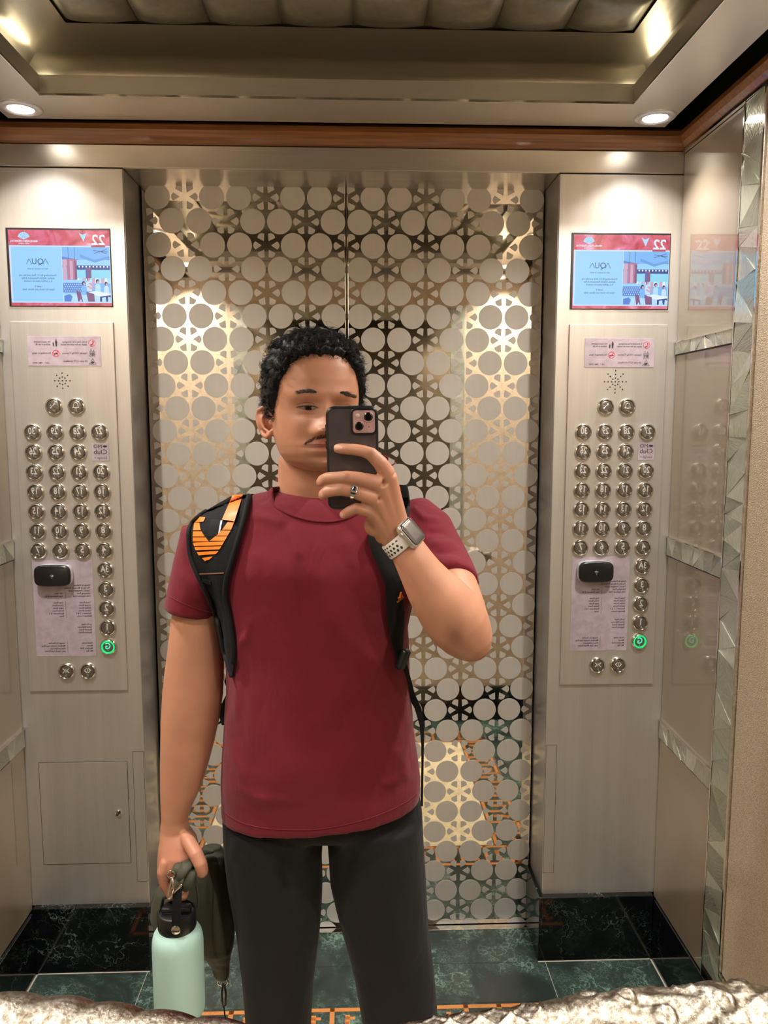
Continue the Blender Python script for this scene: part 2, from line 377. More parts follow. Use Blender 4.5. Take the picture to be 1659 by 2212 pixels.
# side walls: beige glass panels between shell strips beside the pillars, pebbled panels beyond
def shards(wall, side, y0, y1, z0, z1, step, depth):
    # irregular shell facets: jittered grid split into triangles / quads, each its own slightly tilted piece
    ny = max(1, round((y1-y0)/step)); nz = max(1, round((z1-z0)/(step*0.85)))
    P = {}
    for i in range(ny+1):
        for j in range(nz+1):
            y = y0+(y1-y0)*i/ny; z = z0+(z1-z0)*j/nz
            if 0 < i < ny: y += random.uniform(-0.38, 0.38)*(y1-y0)/ny
            if 0 < j < nz: z += random.uniform(-0.38, 0.38)*(z1-z0)/nz
            P[i, j] = (y, z)
    for i in range(ny):
        for j in range(nz):
            q = [P[i, j], P[i+1, j], P[i+1, j+1], P[i, j+1]]
            r = random.random()
            tris = [[q[0], q[1], q[2]], [q[0], q[2], q[3]]] if r < 0.4 else [[q[0], q[1], q[3]], [q[1], q[2], q[3]]] if r < 0.8 else [q]
            for t in tris:
                ty, tz = random.gauss(0, 0.022), random.gauss(0, 0.022); c = np.mean(t, axis=0)
                f = lambda p, d: (side+(-1 if side > 0 else 1)*(depth+d+ty*(p[0]-c[0])+tz*(p[1]-c[1])), p[0], p[1])
                n = len(t); tt = [tuple(c+(np.array(p)-c)*0.992) for p in t]
                m = MB().add([f(p, 0.0) for p in tt]+[(side, p[0], p[1]) for p in tt],
                             [tuple(range(n))]+[(k, (k+1) % n, n+(k+1) % n, n+k) for k in range(n)])
                part('shell_piece', m, M['shell'], wall)
def sidewall(name, side):
    sg = 1 if side > 0 else -1
    X = lambda d: side-sg*d
    w = struct(name, MB().box((min(side, side+sg*0.1), YB, -0.1), (max(side, side+sg*0.1), 2.33, 2.6)), M['black'])
    def bx(name, d0, d1, y0, y1, z0, z1, mat, bev=0.0): return part(name, MB().box((min(X(d0), X(d1)), y0, z0), (max(X(d0), X(d1)), y1, z1), bev), mat, w)
    Y0, Y1 = 1.772, 2.096
    zs = [0.187, 0.672, 0.721, 1.195, 1.243, 1.742, 1.769+0.0, ZG]
    edges = [(0.187, 0.668), (0.720, 1.193), (1.245, 1.738), (1.772, ZG)]
    for a, b in edges: bx('glass_panel', 0.0, 0.006, Y0, Y1, a, b, M['glass'], 0.001)
    for a, b in ((0.668, 0.720), (1.193, 1.245), (1.738, 1.772)):
        shards(w, side, Y0+0.001, Y1-0.001, a+0.001, b-0.001, 0.045, 0.011)
        bx('strip_edge', 0.0, 0.0125, Y0, Y1, b-0.0015, b+0.0015, M['chrome'])
        bx('strip_edge', 0.0, 0.010, Y0, Y1, a-0.0015, a+0.0005, M['black'])
    bx('panel_edge', 0.0, 0.013, Y0-0.005, Y0-0.001, 0.187, ZG, M['chrome'])
    shards(w, side, 1.680, Y0-0.006, 0.22, ZG, 0.078, 0.012)
    bx('panel_edge', 0.0, 0.015, 1.672, 1.678, 0.255, ZG, M['chrome'])
    bx('leather_panel', 0.0, 0.010, 0.70, 1.670, 0.262, ZG, M['leather'], 0.003)
    bx('panel_edge', 0.0, 0.015, 0.70, 1.677, 0.252, 0.258, M['chrome'])
    shards(w, side, 0.70, 1.680, 0.189, 0.250, 0.075, 0.012)
    bx('leather_panel', 0.0, 0.010, YB, 0.69, 0.19, ZG, M['leather'], 0.003)
    bx('top_edge', 0.0, 0.016, YB, Y1, ZG+0.001, ZG+0.007, M['chrome'])
    return w
sidewall('wall_right', XR); sidewall('wall_left', XL)

# mirror wall: the opening in it is the mirror the photograph looks through
wf = struct('wall_front', MB().box((XL, 0.545, 0.0), (-0.60, 0.570, 2.26)), M['leather'])
part('mirror_wall_panel', MB().box((0.545, 0.545, 0.0), (XR, 0.570, 2.26)), M['leather'], wf)
part('mirror_wall_panel', MB().box((-0.60, 0.545, 0.0), (0.545, 0.570, 0.78)), M['leather'], wf)
part('mirror_wall_panel', MB().box((-0.60, 0.545, 2.12), (0.545, 0.570, 2.26)), M['leather'], wf)
def frame_shards(x0, x1, z0, z1, st):
    nx = max(1, round((x1-x0)/st)); nz = max(1, round((z1-z0)/st))
    for i in range(nx):
        for j in range(nz):
            a0, a1, b0, b1 = x0+(x1-x0)*i/nx, x0+(x1-x0)*(i+1)/nx, z0+(z1-z0)*j/nz, z0+(z1-z0)*(j+1)/nz
            k = random.uniform(0.2, 0.8)
            for t in ([(a0, b0), (a1, b0), (a0*(1-k)+a1*k, b1), (a0, b1)], [(a1, b0), (a1, b1), (a0*(1-k)+a1*k, b1)]):
                ty = [0.578+random.uniform(0, 0.004) for _ in t]
                n = len(t); part('shell_piece', MB().add([(p[0], y, p[1]) for p, y in zip(t, ty)]+[(p[0], 0.5695, p[1]) for p in t], [tuple(range(n))]+[(q, (q+1) % n, n+(q+1) % n, n+q) for q in range(n)]), M['shell'], wf)
frame_shards(-0.60, -0.53, 0.78, 2.12, 0.09); frame_shards(0.475, 0.545, 0.78, 2.12, 0.09)
frame_shards(-0.53, 0.475, 0.74, 0.80, 0.10); frame_shards(-0.53, 0.475, 2.06, 2.12, 0.10)
skirt('baseboard_front', (XL+0.016, 0.5705, 0.0), (XR-0.012, 0.586, 0.185), 0)
struct('wall_behind', MB().box((XL-0.1, YB-0.1, -0.1), (XR+0.1, YB, 2.6)), M['bronze'])

# ceiling: dark void, floating steel frame with a cove and quilted pads, twice (the mirror repeats it)
ceil = struct('ceiling', MB().box((XL-0.12, YB-0.1, 2.56), (XR+0.12, 2.40, 2.66)), M['black'])
def coffer(y0, y1, y0i, y1i):
    X0, X1, x0i, x1i = -0.845, 0.781, -0.714, 0.652; zf, zl = 2.297, 2.341
    m = MB()
    for r in ((X0, y0, x0i, y1), (x1i, y0, X1, y1), (x0i, y1i, x1i, y1), (x0i, y0, x1i, y0i)):
        m.box((r[0], r[1], zf), (r[2], r[3], zl))
    part('floating_frame', m, M['frame_steel'], ceil)
    # bright turned edge of the frame's inner opening
    m = MB()
    for r in ((x0i, y1i-0.0015, x1i, y1i), (x0i, y0i, x1i, y0i+0.0015), (x0i, y0i, x0i+0.0015, y1i), (x1i-0.0015, y0i, x1i, y1i)): m.box((r[0], r[1], zf-0.001), (r[2], r[3], zf+0.004))
    part('frame_edge', m, M['chrome'], ceil)
    a0 = (x0i-0.05, y0i-0.05, x1i+0.05, y1i+0.05); a1 = (x0i+0.095, y0i+0.085, x1i-0.035, y1i-0.085); z1 = 2.412
    A0 = [(a0[0], a0[1]), (a0[2], a0[1]), (a0[2], a0[3]), (a0[0], a0[3])]; A1 = [(a1[0], a1[1]), (a1[2], a1[1]), (a1[2], a1[3]), (a1[0], a1[3])]
    rings = []
    for t in np.linspace(0, 1, 9):                       # concave cove
        e = 1-math.cos(t*PI/2)
        rings.append([(A0[i][0]+(A1[i][0]-A0[i][0])*e, A0[i][1]+(A1[i][1]-A0[i][1])*e, zl+0.004+(z1-zl-0.004)*math.sin(t*PI/2)) for i in range(4)])
    part('cove', MB().loft(rings, cap=False), M['cove_steel'], ceil, 40)
    nx, ny = 8, max(3, round((a1[3]-a1[1])/0.155)); sx, sy = (a1[2]-a1[0])/nx, (a1[3]-a1[1])/ny
    n = 10; vs = []; fs = []
    for i in range(n+1):
        for j in range(n+1):
            u, v = i/n, j/n; h = (16*u*(1-u)*v*(1-v))**0.45
            vs.append(((u-0.5)*sx*0.985, (v-0.5)*sy*0.985, -0.020*h))
    for i in range(n):
        for j in range(n): fs.append((i*(n+1)+j, i*(n+1)+j+1, (i+1)*(n+1)+j+1, (i+1)*(n+1)+j))
    pad = MB().add(vs, fs).mesh('quilted_pad', M['pad'], True)
    for i in range(nx):
        for j in range(ny): link('quilted_pad', pad, ceil, (a1[0]+(i+0.5)*sx, a1[1]+(j+0.5)*sy, z1+0.006))
    part('pad_backing', MB().box((a1[0]-0.02, a1[1]-0.02, z1+0.008), (a1[2]+0.02, a1[3]+0.02, z1+0.02)), M['cove_steel'], ceil)
coffer(0.64, 2.03, 0.78, 1.89); coffer(-0.88, 0.50, -0.74, 0.36)
def downlight(x, y, label, watts, spread):
    t = thing('ceiling_downlight', label, 'ceiling light', (x, y, 2.2965), 'recessed ceiling downlights')
    part('trim_ring', MB().lathe([(0.030, 0.004), (0.030, -0.002), (0.034, -0.005), (0.047, -0.0035), (0.050, 0.0), (0.050, 0.001)], (x, y, 2.2965), n=40), M['white_metal'], t, 50)
    part('lens', MB().lathe([(0.030, 0.003), (0.028, -0.001), (0.015, -0.0035), (0.002, -0.004)], (x, y, 2.2965), n=32), M['lamp'], t, True)
    ld = bpy.data.lights.new('downlight_beam', 'AREA'); ld.shape = 'DISK'; ld.size = 0.055; ld.energy = watts; ld.color = LAMP_COL; ld.spread = math.radians(spread)
    lo = bpy.data.objects.new('downlight_beam', ld); COL.objects.link(lo); lo.parent = t; lo.location = (0, 0, -0.007)
for x, s in ((-0.788, 'left'), (0.732, 'right')):
    downlight(x, 1.966, f'lit ceiling downlight in the {s} corner above the doors', CORNER_W*0.36, 105)
    downlight(x, 0.710, f'lit ceiling downlight in the {s} corner by the mirror wall', CORNER_W, 110)
    downlight(x, 1.335, f'added fill downlight half way along the {s} wall', FILL_W, 150)  # extra unseen lamp, added to fill the pillars and walls evenly
    downlight(x, 0.435, f'{s} lit ceiling downlight just behind the mirror wall', CORNER_W, 110)
    downlight(x, -0.81, f'{s} lit ceiling downlight at the end wall behind the camera', CORNER_W, 50)
    downlight(x, -0.19, f'added fill downlight half way along the {s} wall behind the camera', FILL_W, 150)  # the added fill lamp, repeated on the far side of the mirror
# concealed cove strips, lying on top of the frame
def cove_light(x, y, sx, sy, rotz=0):
    ld = bpy.data.lights.new('cove_strip', 'AREA'); ld.shape = 'RECTANGLE'; ld.size = sx; ld.size_y = sy; ld.energy = COVE_W; ld.color = (1.0, 0.87, 0.62)
    lo = bpy.data.objects.new('cove_strip', ld); COL.objects.link(lo); lo.location = (x, y, 2.3435); lo.rotation_euler = (PI, 0, 0); lo.parent = ceil
for y0, y1 in ((0.78, 1.89), (-0.74, 0.36)):
    for x in (-0.735, 0.673):
        cove_light(x, y0+0.05, 0.03, 0.10); cove_light(x, y1-0.05, 0.03, 0.10)
# ------------------------------------------------------------------ lift control panels, displays, notices
PF = YP-0.006                       # face of the raised button panel
M['btn_ring'] = plain('polished_button_ring', (0.74, 0.70, 0.63, 1), 0.12, 1.0)
M['btn_face'] = plain('button_face_steel', (0.22, 0.20, 0.17, 1), 0.30, 0.75, coat=0.5, coat_rough=0.05)
M['numeral'] = plain('raised_numeral', (0.86, 0.84, 0.80, 1), 0.25, 0.5)
M['green_lit'] = emit('green_lit_ring', srgb(30, 226, 128), 1.1)
M['green_num'] = emit('green_lit_numeral', srgb(92, 240, 190), 1.0)
RB = 0.0228
ring_me = MB().lathe([(0.0170, -0.0045), (0.0176, -0.0075), (0.0190, -0.0092), (0.0205, -0.0088), (0.0222, -0.0055), (RB, 0.0)], axis='y', n=36).mesh('bezel_ring', M['btn_ring'], 60)
face_me = MB().lathe([(0.0172, 0.0), (0.0172, -0.0052), (0.0150, -0.0066), (0.0090, -0.0070), (0.0005, -0.0071)], axis='y', n=36).mesh('button', M['btn_face'], True)
halo_me = MB().tube([(0.0160*math.cos(2*PI*k/40), -0.0078, 0.0160*math.sin(2*PI*k/40)) for k in range(41)], 0.0019, 6, cap=False).mesh('lit_halo', M['green_lit'], True)
BR = {'1': '1', '2': '12', '3': '14', '4': '145', '5': '15', '6': '124', '7': '1245', '8': '125', '9': '24', '0': '245', '#': '3456', 'A': '1', 'G': '1245', 'x': '135', 'o': '1345'}
def braille(chars):
    m = MB(); n = len(chars); p = 0.0060
    for k, c in enumerate(chars):
        cx0 = (k-(n-1)/2)*p
        for d in BR[c]:
            d = int(d); dx = 0 if d <= 3 else 1; dz = (d-1) % 3
            m.lathe([(0.00075, -0.0064), (0.0006, -0.0078), (0.0001, -0.0081)], (-(cx0+(dx-0.5)*0.0024), 0, -0.0082-dz*0.0021), 'y', 6)
    return m.mesh('braille', M['numeral'])
def icon(kind):
    m = MB(); y0, y1 = -0.0082, -0.0066
    if kind == 'bell':
        m.tube([(x, -0.0075, z) for x, z in ((-0.0085, -0.0035), (-0.006, -0.001), (-0.0052, 0.005), (-0.003, 0.0085), (0, 0.0098), (0.003, 0.0085), (0.0052, 0.005), (0.006, -0.001), (0.0085, -0.0035), (-0.0085, -0.0035))], 0.00085, 6)
        m.prism([(-0.0022, -0.0055), (0.0022, -0.0055), (0.0012, -0.0036), (-0.0012, -0.0036)], 'y', y0, y1)
    if kind == 'phone':
        m.tube([(x, -0.0075, z) for x, z in ((-0.0070, -0.0048), (-0.0040, -0.0012), (0.0004, 0.0030), (0.0056, 0.0062))], [0.0019, 0.0010, 0.0010, 0.0019], 8)
        m.tube([(0.0012, -0.0075, 0.0072), (0.0058, -0.0075, 0.0094)], 0.0008, 6); m.tube([(-0.0074, -0.0075, 0.0012), (-0.0052, -0.0075, 0.0038)], 0.0008, 6)
    if kind in 'xo':
        m.box((-0.0007, y0, -0.0035), (0.0007, y1, 0.0085))
        for s in (-1, 1):
            a, b = ((0.0022, 0.0082) if kind == 'x' else (0.0082, 0.0022))
            m.tube([(s*b, -0.0075, 0.0085), (s*a, -0.0075, 0.0025), (s*b, -0.0075, -0.0035)], 0.0012, 6)
    return m.mesh('pictogram', M['numeral'])
_num = {}
def numeral(s, lit):
    k = (s, lit)
    if k not in _num:
        m = MB(); sx = 0.74 if len(s) > 1 else 0.86
        text(m, s, 0.0250, 0, -0.0079, -0.0050, sx=sx, bold=0.022)
        gv, _ = glyphs(s, 0.0250, 0.022, sx); x0 = min(v[0] for v in gv)
        for i, ch in enumerate(s):
            if ch == '1':                              # the little flag of the figure one
                pv, _ = glyphs(s[:i+1], 0.0250, 0.022, sx); xr = x0+max(v[0] for v in pv)-min(v[0] for v in pv); h = max(v[1] for v in pv)-0.0050; bw = 0.0022
                m.add([(-q[0], -0.0079, q[1]) for q in ((xr-bw, h), (xr-bw, h-0.0034), (xr-bw-0.0030, h-0.0052), (xr-bw-0.0030, h-0.0026))], [(0, 1, 2, 3)])
        _num[k] = m.mesh('numeral', M['green_num'] if lit else M['numeral'])
    return _num[k]
_br = {}
def button(panel, s, x, z):
    lit = s == 'G'
    names = {'phone': 'button with telephone handset symbol', 'bell': 'button with alarm bell symbol', 'x': 'door close button with arrows pointing inward', 'o': 'door open button with arrows pointing outward', 'G': 'button G lit by a green ring'}
    b = link('button', face_me, panel, None); b.matrix_parent_inverse = Matrix.Identity(4); b.location = (x-panel['base'][0], PF-panel['base'][1], z-panel['base'][2])
    b['label'] = names.get(s, 'round steel button marked '+s)
    def sub(nm, me): o = bpy.data.objects.new(nm, me); COL.objects.link(o); o.parent = b; return o
    sub('bezel_ring', ring_me)
    if s in ('phone', 'bell', 'x', 'o'):
        if s not in _num: _num[s] = icon(s)
        sub('pictogram', _num[s]); key = {'phone': '#9', 'bell': '#0', 'x': 'x', 'o': 'o'}[s]
    else:
        sub('numeral', numeral(s, lit)); key = s if not s[0].isdigit() else '#'+s
    if lit: sub('lit_halo', halo_me)
    if key not in _br: _br[key] = braille(key)
    sub('braille', _br[key])
    return b
ROWZ = [1.5327-0.05263*k for k in range(7)]
def control_panel(x0, side, rings):
    t = thing('control_panel', f'brushed steel lift button panel on the {side} pillar', 'control panel', (x0+0.0875, YP, 0.826), 'lift button panels')
    part('panel_plate', MB().box((x0-0.0448, PF, 0.826), (x0+0.2199, YP-0.0003, 1.8184), 0.0012), M['panel_steel'], t)
    cols = [0, 0.0585, 0.117, 0.1745]
    grid = [['30', '29', '28', '27'], ['26', '25', '24', None], ['23', '22', '21', '20'], ['19', '18', '17', '16'], ['15', '14', '13', '12'], ['11', '10', '9', '8'], ['7', '6', '5', '4']]
    for r, row in enumerate(grid):
        for c, s in enumerate(row):
            if s: button(t, s, x0+cols[c], ROWZ[r])
    for k, s in enumerate(['3A', '3', '2', '1', 'G']): button(t, s, x0+0.1745, 1.2169-0.0532*(k+1))
    button(t, 'phone', x0+0.0585, 1.6003); button(t, 'bell', x0+0.117, 1.6003)
    button(t, 'x', x0+0.0585, 0.8833); button(t, 'o', x0+0.1164, 0.8833)
    m = MB(); cx0, cz0 = x0+0.083, 1.667
    offs = [(0, 0)]
    for q in range(1, rings+1):
        d = 0.0098*q; e = 0.0070*q if q < 3 or rings < 3 else 0.0205
        offs += [(d, 0), (-d, 0), (0, d), (0, -d)] + [(a*e, b*e) for a in (1, -1) for b in (1, -1)]
    for dx, dz in offs: m.lathe([(0.0019, -0.0003), (0.0019, 0.0002)], (cx0+dx, PF, cz0+dz), 'y', 12)
    part('speaker_grille', m, M['black'], t)
    return t
XPL, XPR = -0.8505, 0.6155
control_panel(XPL, 'left', 2); control_panel(XPR, 'right', 3)

# --- displays (flat pictures, lettering reversed as the mirror shows it)
def blotch():
    t = NT('screen_banner'); v = t.coords((22, 22, 22)); nz = t.n('TexNoise', Scale=1.0, Detail=4.0, Distortion=1.0); t.l(v, nz.inputs['Vector'])
    c = t.ramp(nz.outputs[0], [(0.30, srgb(176, 70, 88)), (0.45, srgb(214, 96, 112)), (0.58, srgb(226, 122, 150)), (0.72, srgb(240, 176, 206))])
    return t.set(color=(0, 0, 0, 1), emit=c, emits=1.0, rough=0.15)
SCR = [blotch()] + [emit('screen_tone', srgb(*c), 1.0) for c in
       ((150, 208, 250), (120, 182, 244), (84, 130, 214), (52, 70, 140), (176, 222, 252), (176, 116, 150), (126, 84, 130), (30, 34, 76), (196, 224, 250), (206, 164, 190), (98, 156, 228), (140, 214, 240), (224, 240, 252), (176, 60, 80), (70, 100, 180))]
def display(x0, side):
    X0, X1, Z0_, Z1_ = x0-0.0446, x0+0.2203, 1.8575, 2.0548
    t = thing('display_screen', f'lit landscape information screen set in the {side} pillar', 'screen', (x0+0.0875, YP, Z0_), 'lift information screens')
    part('bezel', MB().box((X0, YP-0.0025, Z0_), (X1, YP-0.0003, Z1_), 0.0006), M['blackplastic'], t)
    S = lambda u, v: (X0+u*(X1-X0), Z1_-v*(Z1_-Z0_))
    bx0, bx1, bz0, bz1 = 0.022, 0.992, 0.025, 0.99
    m = MB(); lay = [0]
    def P(mat, *pts, d=None):
        lay[0] += 1; m.cur = mat; y = YP-0.0026-0.000012*lay[0]
        q = [S(u, v) for u, v in pts]; m.add([(p[0], y, p[1]) for p in q], [tuple(range(len(q)))])
    def R(mat, u0, v0, u1, v1): P(mat, (u0, v0), (u1, v0), (u1, v1), (u0, v1))
    def E(mat, u, v, ru, rv, n=14): P(mat, *[(u+ru*math.cos(2*PI*k/n), v+rv*math.sin(2*PI*k/n)) for k in range(n)])
    R(0, bx0, bz0, bx1, bz1)
    R(9, bx0+0.003, 0.222, bx1, 0.952); R(1, 0.042, 0.24, 0.523, 0.935)
    R(2, 0.528, 0.24, 0.985, 0.935)
    P(3, (0.528, 0.36), (0.70, 0.40), (0.84, 0.44), (0.985, 0.385), (0.985, 0.47), (0.528, 0.50)); R(1, 0.528, 0.40, 0.985, 0.47)
    P(11, (0.70, 0.33), (0.84, 0.40), (0.985, 0.35), (0.985, 0.38), (0.84, 0.435), (0.70, 0.37))
    for a in (-0.5, 0.1, 0.5, 2.7, 3.4): P(4, (0.90, 0.29), (0.90+0.07*math.cos(a), 0.29+0.06*math.sin(a)), (0.90+0.07*math.cos(a), 0.297+0.06*math.sin(a)), (0.90, 0.297))
    R(12, 0.66, 0.53, 0.985, 0.64); R(4, 0.665, 0.475, 0.985, 0.525)
    for k in range(9): E(13, 0.69+0.034*k, 0.487, 0.008, 0.013, 8)
    R(7, 0.75, 0.50, 0.805, 0.68); R(15, 0.757, 0.50, 0.772, 0.68)
    for k in range(11): P((13, 5, 10)[k % 3], (0.66+0.03*k, 0.64), (0.685+0.03*k, 0.63), (0.69+0.03*k, 0.70), (0.66+0.03*k, 0.70))
    R(10, 0.532, 0.395, 0.568, 0.66); R(6, 0.572, 0.40, 0.667, 0.655); R(10, 0.600, 0.41, 0.628, 0.652); R(7, 0.645, 0.41, 0.667, 0.65); E(6, 0.62, 0.40, 0.047, 0.012)
    for u in (0.588, 0.648): R(8, u, 0.24, u+0.003, 0.395)
    R(1, 0.528, 0.66, 0.78, 0.695); R(3, 0.528, 0.695, 0.775, 0.82)
    for k in range(12):
        for j in range(4): E(5, 0.54+0.02*k+(0.01 if j % 2 else 0), 0.715+0.028*j, 0.005, 0.009, 6)
    R(5, 0.528, 0.82, 0.985, 0.935); R(1, 0.528, 0.82, 0.80, 0.845)
    P(3, (0.535, 0.86), (0.59, 0.84), (0.615, 0.87), (0.60, 0.935), (0.535, 0.935))
    def person(u, v, hair, body, s=1.0):
        E(8 if hair else 7, u, v, 0.016*s, 0.028*s); E(10, u+0.004, v+0.008, 0.010*s, 0.018*s)
        P(body, (u-0.026*s, v+0.15*s), (u-0.024*s, v+0.05*s), (u-0.008*s, v+0.028*s), (u+0.012*s, v+0.028*s), (u+0.028*s, v+0.05*s), (u+0.03*s, v+0.15*s))
    person(0.775, 0.645, 0, 9, 1.05); person(0.862, 0.675, 1, 5, 1.0); person(0.945, 0.705, 1, 9, 0.9); person(0.728, 0.70, 1, 2, 1.0)
    P(10, (0.77, 0.70), (0.82, 0.755), (0.845, 0.755), (0.80, 0.69)); P(10, (0.755, 0.74), (0.80, 0.775), (0.83, 0.775), (0.775, 0.73))
    P(13, (0.745, 0.82), (0.84, 0.80), (0.985, 0.83), (0.985, 0.85), (0.88, 0.87)); P(4, (0.88, 0.87), (0.985, 0.85), (0.985, 0.88), (0.96, 0.87), (0.955, 0.935), (0.94, 0.935), (0.935, 0.875), (0.90, 0.885), (0.90, 0.935), (0.88, 0.935))
    P(7, (0.652, 0.79), (0.695, 0.815), (0.715, 0.935), (0.705, 0.935), (0.695, 0.90), (0.680, 0.935), (0.668, 0.935))
    P(7, (0.748, 0.81), (0.825, 0.835), (0.83, 0.935), (0.765, 0.935))
    # banner furniture: the lift's direction arrow, fan emblem, underline below the floor number
    P(5, (0.700, 0.060), (0.738, 0.085), (0.778, 0.060), (0.745, 0.175)); R(14, 0.815, 0.222, 0.948, 0.24)
    fan = [(0.172+0.062*math.cos(a), 0.150+0.095*math.sin(a)*-1) for a in np.linspace(math.radians(22), math.radians(158), 12)]
    P(5, *fan, (0.172, 0.150))
    o = link('screen_picture', m.mesh('screen_picture', SCR), t)
    m = MB(); yL = YP-0.0026-0.000012*(lay[0]+4)
    def Tx(s, size, u, v, mbx=m, **k): p = S(u, v); text(mbx, s, size, p[0], yL, p[1], **k)
    mw = MB(); mn = MB()
    Tx('22', 0.0355, 0.885, 0.208, mn, bold=0.02); part('floor_number', mn, SCR[13], t); Tx('MANDARIN ORIENTAL', 0.0068, 0.172, 0.182, mw, bold=0.02); Tx('KUALA LUMPUR', 0.0038, 0.172, 0.207, mw, bold=0.02)
    for a in np.linspace(math.radians(35), math.radians(145), 7):
        p0, p1 = S(0.172+0.02*math.cos(a), 0.150-0.03*math.sin(a)), S(0.172+0.058*math.cos(a), 0.150-0.09*math.sin(a)); d = 0.00025
        m.add([(p0[0]-d, yL, p0[1]), (p0[0]+d, yL, p0[1]), (p1[0]+d, yL, p1[1]), (p1[0]-d, yL, p1[1])], [(0, 1, 2, 3)])
    part('emblem_lettering', mw, SCR[13], t)['kind'] = 'stuff'
    Tx('U', 0.0215, 0.262, 0.462, sx=0.9); Tx('Q', 0.0215, 0.322, 0.462)
    for u in (0.212, 0.370):
        for s in (-1, 1):
            a, b = S(u, 0.392), S(u+s*0.026, 0.462); d = 0.0007
            m.add([(a[0]-d, yL, a[1]), (a[0]+d, yL, a[1]), (b[0]+d, yL, b[1]), (b[0]-d, yL, b[1])], [(0, 1, 2, 3)])
    part('restaurant_name', m, SCR[4], t)['kind'] = 'stuff'; m2 = MB()
    Tx('RESTAURANT & BAR', 0.0050, 0.292, 0.528, m2, sx=1.15)
    for s, v in (('Overlooking KLCC Park and the city', 0.612), ('skyline, AQUA Restaurant & Bar', 0.649), ('is a perfect place to unwind.', 0.686), ('Level 3.', 0.752), ('Open for lunch and dinner daily.', 0.792)): Tx(s, 0.0064, 0.290, v, m2, bold=0.008)
    part('notice_lettering', m2, SCR[4], t)['kind'] = 'stuff'
display(XPL, 'left'); display(XPR, 'right')

